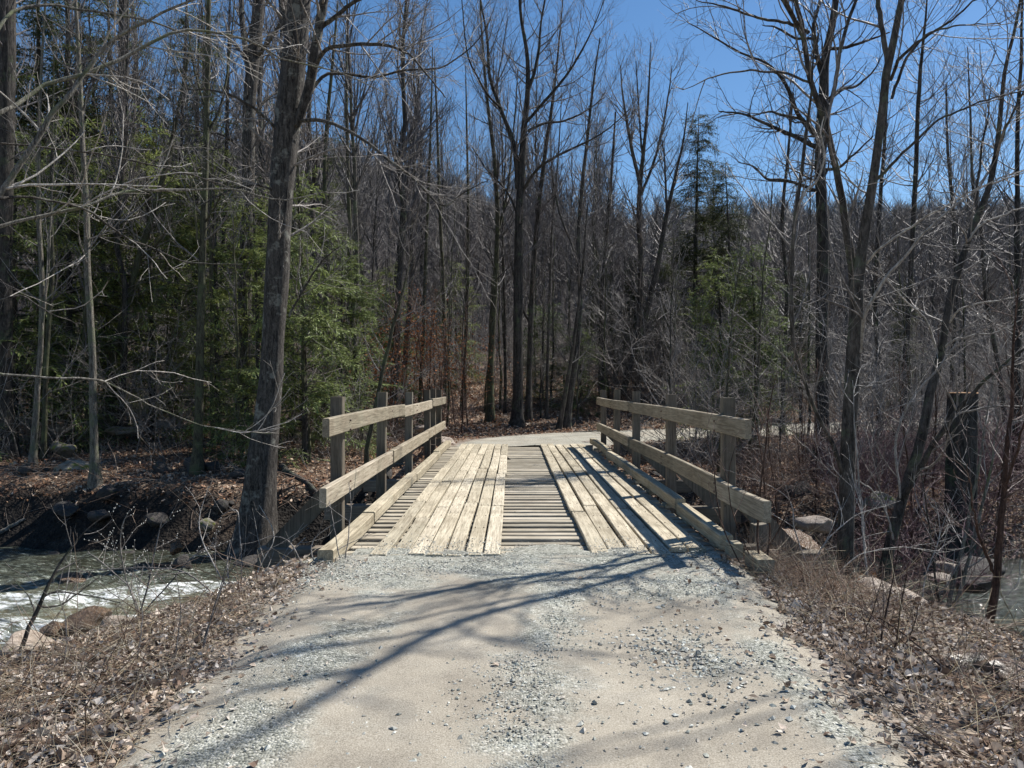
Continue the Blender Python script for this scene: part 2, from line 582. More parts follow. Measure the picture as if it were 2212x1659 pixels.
def water_mat():
    m, n, l, b = nt("stream_water")
    p = geopos(n)
    at_ = n.new("ShaderNodeAttribute")
    at_.attribute_name = "tint"
    s = n.new("ShaderNodeSeparateColor")
    l.new(at_.outputs["Color"], s.inputs[0])
    st = mapping(n, l, p, (1.6, 7.0, 1.0), (0, 0, 0.22))
    a = noise(n, l, 1.6, 6, 0.72, st, 1.4)
    fn = noise(n, l, 1.0, 5, 0.75, mapping(n, l, p, (11, 27, 11), (0, 0, 0.2)), 0.8)
    mm = n.new("ShaderNodeMath")
    mm.operation = 'MULTIPLY_ADD'
    l.new(a.outputs[0], mm.inputs[0])
    mm.inputs[1].default_value = 2.3
    l.new(s.outputs[0], mm.inputs[2])
    m3 = n.new("ShaderNodeMath")
    m3.operation = 'MULTIPLY_ADD'
    l.new(fn.outputs[0], m3.inputs[0])
    m3.inputs[1].default_value = 1.8
    l.new(mm.outputs[0], m3.inputs[2])
    fr_ = ramp(n, [(0.0, (0, 0, 0)), (1.0, (1, 1, 1))])
    mr = n.new("ShaderNodeMapRange")
    mr.inputs["From Min"].default_value = 2.50
    mr.inputs["From Max"].default_value = 2.82
    l.new(m3.outputs[0], mr.inputs["Value"])
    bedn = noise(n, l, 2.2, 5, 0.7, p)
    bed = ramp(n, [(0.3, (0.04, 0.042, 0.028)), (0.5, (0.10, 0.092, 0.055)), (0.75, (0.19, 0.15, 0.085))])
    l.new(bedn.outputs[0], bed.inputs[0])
    dk = mixc(n, l, s.outputs[1], bed.outputs[0], (0.02, 0.022, 0.014))  # green channel darkens the base colour, painted far-side shadow included
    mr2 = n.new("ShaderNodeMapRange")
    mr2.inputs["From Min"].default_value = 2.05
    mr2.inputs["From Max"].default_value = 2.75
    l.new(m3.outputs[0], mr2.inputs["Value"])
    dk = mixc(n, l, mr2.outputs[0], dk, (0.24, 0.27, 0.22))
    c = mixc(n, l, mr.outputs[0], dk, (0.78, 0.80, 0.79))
    l.new(c, b.inputs["Base Color"])
    rr = n.new("ShaderNodeMapRange")
    rr.inputs["To Min"].default_value = 0.06
    rr.inputs["To Max"].default_value = 0.6
    l.new(mr.outputs[0], rr.inputs["Value"])
    l.new(rr.outputs[0], b.inputs["Roughness"])
    b.inputs["IOR"].default_value = 1.33
    b.inputs["Specular IOR Level"].default_value = 0.8
    n1 = bumpn(n, l, a.outputs[0], 0.6, 0.09)
    l.new(bumpn(n, l, fn.outputs[0], 0.5, 0.02, n1), b.inputs["Normal"])
    return m


M["water"] = water_mat()

LAND = [(8, "massive left-edge trunk"), (86, "thin pale left trunk"), (190, "pale speckled trunk"), (262, "thick dark hemlock trunk"), (330, "rightward-leaning trunk"), (435, "greenish slim trunk"),
        (540, "tall straight grey trunk"), (595, "biggest left tree"), (700, "hemlock-side slim trunk"), (755, "near left railing post"), (850, "left railing's middle"), (918, "far left railing posts"),
        (1010, "third pole left of centre"), (1065, "mossy centre-left trunk"), (1120, "tall centre tree"), (1185, "thin centre-right trunk"), (1244, "sunlit-edged trunk"), (1304, "far right railing end"),
        (1382, "vase-shaped tree"), (1440, "strongly leaning trunk"), (1500, "dark pointed conifer"), (1590, "shorter sparse conifer"), (1640, "olive-green evergreen"), (1700, "slim trunk beside gnarled tree"),
        (1776, "gnarled dark tree"), (1850, "forked grey tree"), (1960, "straight slim right trunk"), (2060, "cut stump"), (2150, "leaning right tree"), (2200, "right-edge trunk")]


def where_seen(x, y):
    px = CX + x / y * FS
    near = min(LAND, key=lambda q: abs(q[0] - px))
    dx = px - near[0]
    return ("just left of the " if dx < -8 else "just right of the " if dx > 8 else "behind the ") + near[1]


# ------------------------------------------------------------------ terrain
WATER_Z = -1.45


def yc(x):
    return 10.8 - 0.9 * sst(1.0, 7.0, x) + 0.5 * np.sin(x * 0.35 + 0.6) * sst(2.0, 6.0, np.abs(x))


# road centre line: straight over the bridge, then curving away to the right
ROAD = np.array([(0.05, -6, 1.85), (0.05, 2.0, 1.75), (0.06, 4.5, 1.80), (0.08, 6.9, 1.95), (0.1, 9.0, 1.9), (0.3, 19.0, 1.8), (0.35, 20.5, 1.9),
                 (1.2, 22.4, 2.2), (3.6, 24.2, 2.1), (7.5, 26.2, 2.0), (13, 29.0, 2.0), (20, 32.8, 2.2), (30, 37, 2.4), (44, 42, 2.6), (70, 50, 2.6)])


def catmull(P, m):
    P = np.asarray(P, float)
    n = len(P)
    seg = np.linalg.norm(np.diff(P[:, :min(3, P.shape[1])], axis=0), axis=1)
    s = np.concatenate([[0], np.cumsum(seg)])
    u = np.linspace(0, s[-1], m)
    k = np.clip(np.searchsorted(s, u, side='right') - 1, 0, n - 2)
    t = ((u - s[k]) / np.maximum(seg[k], 1e-9))[:, None]
    p0 = P[np.maximum(k - 1, 0)]
    p1 = P[k]
    p2 = P[k + 1]
    p3 = P[np.minimum(k + 2, n - 1)]
    return 0.5 * ((2 * p1) + (-p0 + p2) * t + (2 * p0 - 5 * p1 + 4 * p2 - p3) * t ** 2 + (-p0 + 3 * p1 - 3 * p2 + p3) * t ** 3)


RS = catmull(ROAD, 400)


def road_dist(x, y):
    """distance from the road centre divided by its half width"""
    sh = np.shape(x)
    q = np.stack([np.ravel(x), np.ravel(y)], axis=1)
    out = np.full(len(q), 9.0)
    near = np.where((q[:, 1] < 60) & (q[:, 0] > -8))[0]
    for i in range(0, len(near), 20000):
        ii = near[i:i + 20000]
        d = np.linalg.norm(q[ii][:, None, :] - RS[None, ::2, :2], axis=2)
        j = d.argmin(axis=1)
        out[ii] = d[np.arange(len(ii)), j] / RS[::2, 2][j]
    return out.reshape(sh)


def terrain(x, y):
    x = np.asarray(x, float)
    y = np.asarray(y, float)
    # near side plateau, dropping to the stream
    rim = 7.35 - 2.5 * np.clip(-x - 1.95, 0, 0.6) - 1.35 * np.maximum(0, -x - 2.55) - 2.3 * np.maximum(0, x - 2.65)
    rim = np.maximum(rim, 2.6 + 0 * x) + 0.22 * fbm(x * 0.8, y * 0.8, 5)
    plateau = -0.06 - 0.10 * sst(1.7, 3.4, np.abs(x)) + 0.07 * fbm(x * 0.9, y * 0.9, 3) * sst(1.6, 2.4, np.abs(x - 0.05))
    plateau = plateau - 0.25 * sst(3.2, 7.0, np.abs(x))
    drop = np.where(x < 0, 2.5, 2.2)
    drop = np.where(np.abs(x) < 2.2, 0.9, drop)
    tn = sst(0, 1, (y - rim) / drop)
    bed = -1.95 + 0.15 * fbm(x * 1.3, y * 1.3, 9)
    # far side: waterline, rocky bank, terrace, hill
    yf = yc(x) + 2.35 + 0.35 * fbm(x * 0.5, y * 0.3, 21)
    yb = yf - 0.8
    tf = np.clip((y - yb) / 4.6, 0, 1)
    tf = 0.42 * tf ** 0.7 + 0.58 * sst(0.42, 0.72, tf)
    terr = -0.22 + 0.034 * np.maximum(0, y - 17.5) * sst(17, 24, y) + 0.12 * fbm(x * 0.35, y * 0.35, 31)
    terr = terr + 0.5 * sst(4, 14, -x) * sst(17, 28, y)
    terr = terr - 0.35 * sst(3.0, 6.0, x) * (1 - sst(19, 25, y))
    terr = terr + np.maximum(0, y - 27) * 0.10 * (1 - 0.75 * sst(4, 16, x)) * (1 - 0.35 * sst(60, 160, y)) + 0.35 * fbm(x * 0.12, y * 0.12, 41) * sst(28, 40, y)
    hill = sst(62, 270, y) * (27 + 9 * sst(15, 60, x) + 20 * sst(0, -70, x))
    hill = hill * (1 - 0.8 * sst(285, 520, y)) + 1.6 * fbm(x * 0.03, y * 0.03, 51) * sst(70, 130, y) * 3
    terr = terr + hill
    far = bed * (1 - tf) + terr * tf
    near = plateau * (1 - tn) + bed * tn
    w = sst(-0.5, 0.5, (y - yc(x)))
    z = near * (1 - w) + far * w
    # gravel bar where the trees of the right bank stand
    bar = np.exp(-(((x - 4.6) / 1.3) ** 2 + ((y - 10.1) / 1.1) ** 2)) * 0.95
    z = np.where((y > 7.6), np.maximum(z, bed + bar + 0.06 * fbm(x * 3, y * 3, 61)), z)
    # bank roughness
    rock = sst(-0.35, -0.6, z) * sst(-1.9, -1.5, z)
    z = z + rock * 0.16 * fbm(x * 1.7, y * 1.7, 71)
    z = z + 0.018 * fbm(x * 6, y * 6, 81) * sst(1.7, 2.1, np.abs(x - 0.05))
    # road bench beyond the bridge
    rd = road_dist(x, y)
    t = 1 - sst(1.0, 2.2, rd)
    t = np.where(y > 19.5, t * sst(19.0, 20.6, y), 0)
    z = z * (1 - t) + t * (-0.05 + 0.012 * np.maximum(0, y - 26))
    t2 = np.where(y < 7.3, 1 - sst(0.95, 1.25, rd), 0)
    z = z * (1 - t2) + t2 * -0.06
    return z


def zat(x, y):
    return float(terrain(np.array([x]), np.array([y]))[0])


def axis_lines(near, step, far, g):
    a = list(np.arange(0, near, step))
    v, s = near, step
    while v < far:
        a.append(v)
        s *= g
        v += s
    a.append(far)
    return np.array(a)


xp = axis_lines(7.0, 0.095, 520, 1.055)
XL = np.concatenate([-xp[:0:-1], xp])

YL = np.concatenate([[-30, -15, -8, -4, -2, -1], np.arange(0, 2.5, 0.25), np.arange(2.5, 18.5, 0.09), 18.5 + axis_lines(8, 0.13, 700, 1.045)])
GX, GY = np.meshgrid(XL, YL)
GZ = terrain(GX, GY)


def grid_quads(ny, nx):
    i = np.arange(ny * nx).reshape(ny, nx)
    return np.stack([i[:-1, :-1], i[:-1, 1:], i[1:, 1:], i[1:, :-1]], axis=-1).reshape(-1, 4)


acc = Acc()
soil = sst(-0.30, -0.62, GZ) * (GY > 5) * (GY < 20) * (1 - 0.75 * sst(3, 4.2, GX) * (GY > 11.5))
soil = np.clip(soil + 0.5 * fbm(GX * 1.1, GY * 1.1, 91) * (soil > 0.03), 0, 1)
grav = np.exp(-(((GX - 4.8) / 1.3) ** 2 + ((GY - 10.0) / 1.2) ** 2)) * (GZ < -0.7) * 0.9
grav = np.maximum(grav, 0.75 * (1 - sst(0.95, 1.25, road_dist(GX, GY) + 0.25 * fbm(GX * 3, GY * 3, 93))) * ((GY > 19.5) | (GY < 7.4)))
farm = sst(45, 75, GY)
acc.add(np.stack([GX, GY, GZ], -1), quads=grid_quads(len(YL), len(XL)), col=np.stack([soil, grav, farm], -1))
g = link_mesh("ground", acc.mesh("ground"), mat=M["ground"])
tag(g, "leaf-strewn forest floor falling to the stream and rising to a wooded hill", kind="structure")


# road sheets
def road_sheet(name, i0, i1, m, y_clip=None, label=None):
    c = catmull(ROAD, 9000)
    sel = c[(c[:, 1] >= i0) & (c[:, 1] <= i1)]
    idx = np.linspace(0, len(sel) - 1, m).astype(int)
    c = sel[idx]
    T = np.gradient(c[:, :2], axis=0)
    T /= np.linalg.norm(T, axis=1, keepdims=True)
    Nn = np.stack([T[:, 1], -T[:, 0]], 1)
    k = 121
    u = np.linspace(-1.12, 1.12, k)
    X = c[:, None, 0] + Nn[:, None, 0] * u[None] * c[:, None, 2]
    Y = c[:, None, 1] + Nn[:, None, 1] * u[None] * c[:, None, 2]
    e = np.abs(u)[None] + 0.10 * fbm(X * 2.2, Y * 2.2, 101) + 0.06 * fbm(X * 9, Y * 9, 103)
    base = np.minimum(terrain(X, Y), -0.05 + 0.012 * np.maximum(0, Y - 26))
    Z = base + 0.055 * (1 - sst(0.80, 1.04, e)) + 0.020 * fbm(X * 1.6, Y * 1.2, 105) + 0.007 * fbm(X * 11, Y * 11, 106)
    Z = Z - 0.03 * sst(0.99, 1.06, e)
    # wheel ruts
    Z = Z - 0.016 * np.exp(-((np.abs(X - 0.05) - 0.85) / 0.28) ** 2) * (Y < 7)
    # loose gravel: centre ridge, apron before the bridge, patch on the right, right edge
    lg = np.exp(-((X - 0.12 - 0.10 * np.sin(Y * 1.3) - 0.15 * fbm(Y * .7, X * 0, 7)) / 0.28) ** 2) * 1.0
    lg = np.maximum(lg, sst(5.3, 6.5, Y + 0.5 * fbm(X * 1.2, Y * 1.2, 111)) * (Y < 8))
    lg = np.maximum(lg, 1.1 * np.exp(-(((X - 1.02) / 0.30) ** 2 + ((Y - 4.55) / 0.42) ** 2)))
    lg = np.maximum(lg, 0.8 * np.exp(-((X - 1.55) / 0.14) ** 2))
    lg = np.maximum(lg, 0.9 * np.exp(-((X + 1.15 + 0.12 * np.sin(Y * 2)) / 0.32) ** 2) * (Y < 6))
    lg = lg * (0.75 + 0.8 * fbm(X * 2.0, Y * 2.0, 117))
    lg = sst(0.10, 0.85, lg + 0.42 * fbm(X * 7, Y * 7, 119))
    if i0 > 10:
        lg = 0.35 + 0.6 * fbm(X, Y, 113)
    a_ = Acc()
    a_.add(np.stack([X, Y, Z], -1), quads=grid_quads(m, k)[:, ::-1], col=np.stack([np.clip(lg, 0, 1)] * 3, -1))
    o = link_mesh(name, a_.mesh(name), mat=M["road"])
    tag(o, label, kind="structure")
    return o


road_sheet("road", -5, 7.26, 260, label="pale gravel road leading onto the near end of the bridge")
road_sheet("road", 20.2, 52, 180, label="gravel road curving right beyond the far end of the bridge")


def road_z(x, y):
    return terrain(x, y) + 0.05


# water
wx = np.concatenate([np.arange(-24, -8, 0.25), np.arange(-8, 8, 0.08), np.arange(8, 24, 0.25)])
wy = np.arange(6.0, 15.6, 0.08)
WX, WY = np.meshgrid(wx, wy)
off = WY - yc(WX)
fall = 0.10 * sst(-4.2, -6.6, WX + 0.5 * off) * 0
swell = 0.06 * fbm(WX * 1.1 + 3, WY * 2.4, 121) + 0.05 * fbm(WX * 3, WY * 5, 123) + 0.03 * fbm(WX * 10, WY * 14, 124)
lefty = sst(-1.5, -4.0, WX)
# the rapid: a standing ridge running obliquely, white water on its downstream side
ridge = WY - (11.35 + 0.20 * (WX + 4.5) + 0.14 * np.sin(WX * 2.1))
ridge2 = WY - (9.9 + 0.30 * (WX + 5.0) + 0.20 * np.sin(WX * 1.6 + 1))
foam = 0.75 * np.exp(-(ridge / 0.34) ** 2) * lefty * sst(-2.9, -3.6, WX) + 0.62 * np.exp(-(ridge2 / 0.42) ** 2) * lefty
foam = foam + 0.26 * lefty * (0.5 + 0.9 * fbm(WX * 0.9, WY * 1.8, 127)) * (np.abs(off) < 2.3)
foam = foam - 0.02 + 0.05 * (1 - lefty) * sst(0.2, 0.9, fbm(WX * 1.5, WY * 2, 131) + 0.4)
foam = foam * (0.45 + 1.3 * vnoise(WX * 2.6, WY * 4.2, 133)) + 0.16 * fbm(WX * 5, WY * 9, 134) * lefty
WZ = WATER_Z + swell * (0.25 + 0.95 * lefty) + 0.10 * lefty * np.exp(-(ridge / 0.22) ** 2) + 0.07 * lefty * np.exp(-(ridge2 / 0.25) ** 2)
acc = Acc()
dkm = np.clip(sst(2.0, 4.5, WX) * 0.55 + 0.4 * sst(-4.0, -1.8, WX) + 0.9 * sst(0.6, 1.7, off + 0.4 * fbm(WX, WY, 139)), 0, 1)  # last term paints the far side's black shadow into the water colour
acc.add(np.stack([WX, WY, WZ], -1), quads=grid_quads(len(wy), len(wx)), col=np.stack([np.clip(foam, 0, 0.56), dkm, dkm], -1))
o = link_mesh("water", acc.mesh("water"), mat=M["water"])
tag(o, "shallow rushing stream with white rapids passing under the bridge", kind="structure")


# ------------------------------------------------------------------ bridge
def box(acc_, x0, x1, y0, y1, z0, z1, rng=None, jit=0.0, ny=1, warp=0.0, bev=0.006):
    """a board: bevelled section swept along its longest axis, slightly warped"""
    size = [x1 - x0, y1 - y0, z1 - z0]
    ax = int(np.argmax(size))
    ctr = np.array([(x0 + x1) / 2, (y0 + y1) / 2, (z0 + z1) / 2])
    o1, o2 = [i for i in range(3) if i != ax]
    h1, h2 = size[o1] / 2, size[o2] / 2
    b_ = min(bev, h1 * 0.4, h2 * 0.4)
    sec = [(-h1 + b_, -h2), (h1 - b_, -h2), (h1, -h2 + b_), (h1, h2 - b_), (h1 - b_, h2), (-h1 + b_, h2), (-h1, h2 - b_), (-h1, -h2 + b_)]
    ks = np.linspace(-0.5, 0.5, ny + 1)
    V = []
    r1 = rng.normal(0, warp, 2) if (rng is not None and warp) else (0, 0)
    r2 = rng.normal(0, warp, 2) if (rng is not None and warp) else (0, 0)
    for k in ks:
        s1 = r1[0] * (1 - 4 * k * k) + r2[0] * k
        s2 = r1[1] * (1 - 4 * k * k) + r2[1] * k
        for (a_, c_) in sec:
            p = ctr.copy()
            p[ax] += k * size[ax]
            p[o1] += a_ + s1
            p[o2] += c_ + s2
            V.append(p)
    n_ = len(sec)
    Q = []
    for i in range(ny):
        for j in range(n_):
            a_, c_ = i * n_ + j, i * n_ + (j + 1) % n_
            Q.append((a_, c_, c_ + n_, a_ + n_))
    T = []
    for base, rev in ((0, True), (ny * n_, False)):
        for j in range(1, n_ - 1):
            t = (base, base + j, base + j + 1)
            T.append(t[::-1] if rev else t)
    Q = np.array(Q)
    T = np.array(T)
    # make the winding outward for every axis choice
    V = np.array(V)
    f = Q[0]
    nrm = np.cross(V[f[1]] - V[f[0]], V[f[2]] - V[f[0]])
    mid = V[f].mean(0) - (V[:n_].mean(0) + V[n_:2 * n_].mean(0)) / 2
    if np.dot(nrm, mid) < 0:
        Q = Q[:, ::-1]
    t = T[0]
    nrm = np.cross(V[t[1]] - V[t[0]], V[t[2]] - V[t[0]])
    if np.dot(nrm, V[t].mean(0) - ctr) < 0:
        T = T[:, ::-1]
    acc_.add(V, quads=Q, tris=T)


def board(name, parent, mat, x0, x1, y0, y1, z0, z1, rng, warp=0.0, ny=1, bev=0.006, origin=None):
    a_ = Acc()
    box(a_, x0, x1, y0, y1, z0, z1, rng, warp=warp, ny=ny, bev=bev)
    return link_mesh(name, a_.mesh(name, smooth=False), parent, mat)


def slanted(name, parent, mat, p0, p1, w, t, wide_axis):
    """a straight timber between two points; wide_axis is the direction of its broad face's width"""
    p0, p1 = np.array(p0, float), np.array(p1, float)
    d = p1 - p0
    d /= np.linalg.norm(d)
    wa = np.array(wide_axis, float)
    wa -= d * np.dot(wa, d)
    wa /= np.linalg.norm(wa)
    ta = np.cross(d, wa)
    V = []
    for p in (p0, p1):
        for a_, c_ in ((-1, -1), (1, -1), (1, 1), (-1, 1)):
            V.append(p + wa * w / 2 * a_ + ta * t / 2 * c_)
    a_ = Acc()
    a_.add(V, quads=[(0, 3, 2, 1), (4, 5, 6, 7), (0, 1, 5, 4), (1, 2, 6, 5), (2, 3, 7, 6), (3, 0, 4, 7)])
    return link_mesh(name, a_.mesh(name, smooth=False), parent, mat)


rb = np.random.default_rng(11)
Y0, Y1 = 7.25, 20.5
bridge = empty("timber_bridge", (0.2, (Y0 + Y1) / 2, -0.1))
tag(bridge, "weathered timber bridge with plank wheel tracks and post-and-rail sides over the stream", "bridge")
BI = (-0.2, -(Y0 + Y1) / 2, 0.1)


def bpart(o):
    o.location = BI
    return o


# cross planks
yy = Y0 - 0.02
while yy < Y1 - 0.12:
    w = 0.132 + rb.normal(0, 0.010)
    zz = -0.052 + rb.normal(0, 0.004)
    xl = -1.66 + rb.normal(0, 0.02)
    xr = 2.06 + rb.normal(0, 0.02)
    bpart(board("deck_plank", bridge, M["wood_slat"], xl, xr, yy, yy + w, zz - 0.075, zz, rb, warp=0.004, ny=4, bev=0.008))
    yy += w + 0.118 + rb.normal(0, 0.009)


# running boards
def track(x0, x1, nb, gap, near_y):
    wd = (x1 - x0 - gap * (nb - 1)) / nb
    for i in range(nb):
        a0 = x0 + i * (wd + gap)
        y_ = near_y(i) + rb.normal(0, 0.012)
        first = rb.uniform(1.8, 4.2)
        while y_ < Y1 - 0.3:
            ln = first if first else rb.uniform(3.4, 4.3)
            first = None
            y2 = min(y_ + ln, Y1 + rb.normal(0, 0.02))
            if Y1 - y2 < 0.9:
                y2 = Y1 + rb.normal(0, 0.02)
            dx = rb.normal(0, 0.004)
            dz = rb.normal(0, 0.003)
            rp = (board("running_plank", bridge, M["wood_run"], a0 + dx, a0 + wd + dx, y_, y2, -0.043 + dz, 0.006 + dz, rb, warp=0.005, ny=6, bev=0.007))
            bpart(rp)
            na = Acc()
            for yn in np.concatenate([[y_ + 0.05], np.arange(y_ + 0.6, y2 - 0.3, 0.75), [y2 - 0.06]]):
                for xn in (a0 + dx + wd * 0.22, a0 + dx + wd * 0.78):
                    cx_, cy_ = xn + rb.normal(0, 0.006), yn + rb.normal(0, 0.012)
                    ang_ = np.linspace(0, 2 * PI, 6, endpoint=False)
                    na.add(np.concatenate([np.stack([cx_ + 0.007 * np.cos(ang_), cy_ + 0.007 * np.sin(ang_), np.full(6, 0.004 + dz)], 1),
                                           np.stack([cx_ + 0.006 * np.cos(ang_), cy_ + 0.006 * np.sin(ang_), np.full(6, 0.011 + dz)], 1)]),
                           quads=[(q, (q + 1) % 6, 6 + (q + 1) % 6, 6 + q) for q in range(6)] + [(6, 7, 8, 9), (6, 9, 10, 11)])
            tag(link_mesh("nails", na.mesh("nails", smooth=False), rp, M["steel"]), kind="stuff")
            y_ = y2 + 0.008


track(-1.33, -0.11, 7, 0.023, lambda i: Y0 - 0.05)
track(0.74, 1.90, 6, 0.028, lambda i: Y0 - 0.02 + (0.28 if i >= 4 else 0))

# curbs on blocks
for side, xa, xb, z0, z1 in ((-1, -1.755, -1.61, -0.05, 0.085), (1, 2.03, 2.16, 0.01, 0.15)):
    y_ = Y0 - 0.22 if side < 0 else Y0 + 0.25
    k = 0
    while y_ < Y1 - 0.3:
        ln = (1.95, 3.9, 4.2, 3.9)[k % 4] if side < 0 else (2.0, 3.3, 3.9, 3.6)[k % 4]
        y2 = min(y_ + ln, Y1 - 0.1)
        dx = rb.normal(0, 0.014)
        dz = rb.normal(0, 0.01)
        fl = 0.012 * (k % 2)
        bpart(board("curb_timber", bridge, M["wood_curb"], xa + dx, xb + dx, y_, y2, z0 + dz + fl, z1 + dz + fl, rb, warp=0.012, ny=6, bev=0.01))
        y_ = y2 + 0.015
        k += 1
    if side > 0:
        for y_ in np.arange(Y0 + 0.5, Y1 - 0.3, 1.25):
            bpart(board("spacer_block", bridge, M["wood_curb"], xa + 0.01, xb - 0.01, y_, y_ + 0.22, -0.05, z0 - 0.012, rb))
bpart(board("curb_block", bridge, M["wood_curb"], 2.13, 2.28, 6.68, 7.05, -0.07, 0.075, rb, warp=0.004))
bpart(board("curb_block", bridge, M["wood_curb"], 2.04, 2.17, 7.22, 7.38, -0.05, 0.10, rb, warp=0.004))
bpart(board("curb_block", bridge, M["wood_curb"], -1.86, -1.68, 7.0, 7.18, -0.14, -0.035, rb, warp=0.004))

# posts, floor beams, braces
posts = {-1: [8.5, 11.5, 14.5, 17.5, 19.0, 20.4], 1: [8.3, 11.3, 14.4, 17.1, 19.7]}
PX = {-1: -1.93, 1: 2.33}
for side in (-1, 1):
    for i, y_ in enumerate(posts[side]):
        x_ = PX[side] + rb.normal(0, 0.006)
        top = 1.46 + rb.normal(0, 0.012)
        hw = 0.067
        p = bpart(board("post", bridge, M["wood_post"], x_ - hw, x_ + hw, y_ - hw, y_ + hw, -0.72, top, rb, warp=0.008, ny=3, bev=0.008))
        for zb in (1.10, 1.20, 0.44, 0.53):
            ab = Acc()
            xs = x_ - side * 0.145
            ab.tubes(np.array([[[xs, y_, zb], [xs - side * 0.012, y_, zb], [xs - side * 0.0125, y_, zb]]]), np.array([[0.013, 0.013, 0.0001]]), 8)
            link_mesh("bolt", ab.mesh("bolt"), p, M["steel"])
        # outrigger beam and knee brace
        if y_ not in (19.0,):
            xo = PX[side] + side * (1.0 if side > 0 else 0.85)
            xi = PX[side] + side * 0.069
            bpart(board("floor_beam", bridge, M["wood_beam"], min(xo, xi), max(xo, xi), y_ - 0.10, y_ + 0.10, -0.42, -0.20, rb, bev=0.01))
            bpart(slanted("brace", bridge, M["wood_post"], (PX[side] + side * 0.08, y_, 0.42), (PX[side] + side * 0.72, y_, -0.24), 0.19, 0.05, (side, 0, 1)))

# rails
rails = {
    -1: {"top_rail": (1.07, 1.255, [7.55, 12.9, 17.4, 20.85]), "lower_rail": (0.395, 0.585, [7.42, 11.6, 16.4, 20.75])},
    1: {"top_rail": (1.07, 1.255, [7.28, 14.45, 19.95]), "lower_rail": (0.395, 0.585, [6.72, 8.25, 14.4, 19.9])},
}
for side in (-1, 1):
    for nm, (z0, z1, js) in rails[side].items():
        for k in range(len(js) - 1):
            xi = PX[side] - side * 0.069
            xo = xi - side * 0.068
            fl = rb.normal(0, 0.008)
            ds = rb.normal(0, 0.006)
            bpart(board(nm, bridge, M["wood_rail"], min(xi, xo) - (ds if side > 0 else 0), max(xi, xo) + (ds if side < 0 else 0), js[k] + 0.004, js[k + 1] - 0.004, z0 + fl, z1 + fl, rb, warp=0.009, ny=8, bev=0.008))

# stringers and abutment timbers
for x_ in (-1.35, -0.45, 0.45, 1.35, 1.95):
    bpart(board("stringer", bridge, M["wood_beam"], x_ - 0.1, x_ + 0.1, Y0 + 0.05, Y1 - 0.05, -0.60, -0.135, rb, bev=0.01))
for y_, nm in ((Y0 + 0.28, "abutment_timber"), (Y1 - 0.15, "abutment_timber")):
    for k in range(5):
        bpart(board(nm, bridge, M["wood_beam"], -2.05 + rb.normal(0, 0.03), 2.45 + rb.normal(0, 0.03), y_ - 0.11, y_ + 0.11, -0.86 - k * 0.24, -0.63 - k * 0.24, rb, bev=0.015))
# short stub posts at the near right corner
for x_, y_, h in ((2.62, 8.15, 0.12), (2.35, 7.55, 0.02)):
    st = board("stub_post", None, M["wood_post"], -0.08, 0.08, -0.08, 0.08, 0, h + 0.9, rb, warp=0.006, ny=2, bev=0.01)
    st.location = (x_, y_, -0.9)
    tag(st, "short dark stub post just outside the near right railing post" if x_ > 2.5 else "stub post behind the end block of the right curb", "stub post")


# ------------------------------------------------------------------ growing branches
def grow(P, R, density, rng, t0=0.2, t1=0.95, ang=(30, 60), length=(0.5, 1.2), K=5, up=0.15, wig=0.12, rf=0.6, rtip=0.002, by_len=True,
         lfade=0.5, rmin=0.002, rmax=9.0, flat=0.0):
    """children of every path in P (N,K,3); number of children follows the parent's length"""
    P = np.asarray(P, float)
    N, K0, _ = P.shape
    if N == 0:
        return np.zeros((0, K, 3)), np.zeros((0, K))
    seg = np.linalg.norm(np.diff(P, axis=1), axis=2)
    L = seg.sum(1)
    cnt = L * density if by_len else np.full(N, float(density))
    cnt = np.floor(cnt + rng.uniform(0, 1, N)).astype(int)
    par = np.repeat(np.arange(N), cnt)
    n_ = len(par)
    if n_ == 0:
        return np.zeros((0, K, 3)), np.zeros((0, K))
    t = rng.uniform(t0, t1, n_)
    f = t * (K0 - 1)
    i = np.clip(np.floor(f).astype(int), 0, K0 - 2)
    u = (f - i)[:, None]
    pos = P[par, i] * (1 - u) + P[par, i + 1] * u
    r0 = R[par, i] * (1 - u[:, 0]) + R[par, i + 1] * u[:, 0]
    tan = P[par, i + 1] - P[par, i]
    tan /= np.linalg.norm(tan, axis=1, keepdims=True) + 1e-9
    rnd = rng.normal(0, 1, (n_, 3))
    rnd[:, 2] *= (1 - flat)
    rnd -= tan * (rnd * tan).sum(1, keepdims=True)
    rnd /= np.linalg.norm(rnd, axis=1, keepdims=True) + 1e-9
    a = np.radians(rng.uniform(ang[0], ang[1], n_))[:, None]
    d = tan * np.cos(a) + rnd * np.sin(a)
    ln = rng.uniform(length[0], length[1], n_) * (1 - lfade * t)
    step = ln / (K - 1)
    pts = [pos]
    bend = rng.normal(0, wig, (n_, 3))
    for k in range(K - 1):
        d = d + rng.normal(0, wig, (n_, 3)) * 0.6 + bend * 0.5
        d[:, 2] += up
        d /= np.linalg.norm(d, axis=1, keepdims=True)
        pts.append(pts[-1] + d * step[:, None])
    C = np.stack(pts, axis=1)
    rs = np.clip(r0 * rf, rmin, rmax)
    s = np.linspace(0, 1, K)[None]
    Rr = rs[:, None] * (1 - s) + np.minimum(rtip, rs)[:, None] * s
    return C, Rr


def mk(name, parent, mat, layers, bump=0.0, rng=None, smooth=True):
    a_ = Acc()
    for (P, R, sides) in layers:
        a_.tubes(P, R, sides, bump=bump, rng=rng)
    return link_mesh(name, a_.mesh(name, smooth), parent, mat)


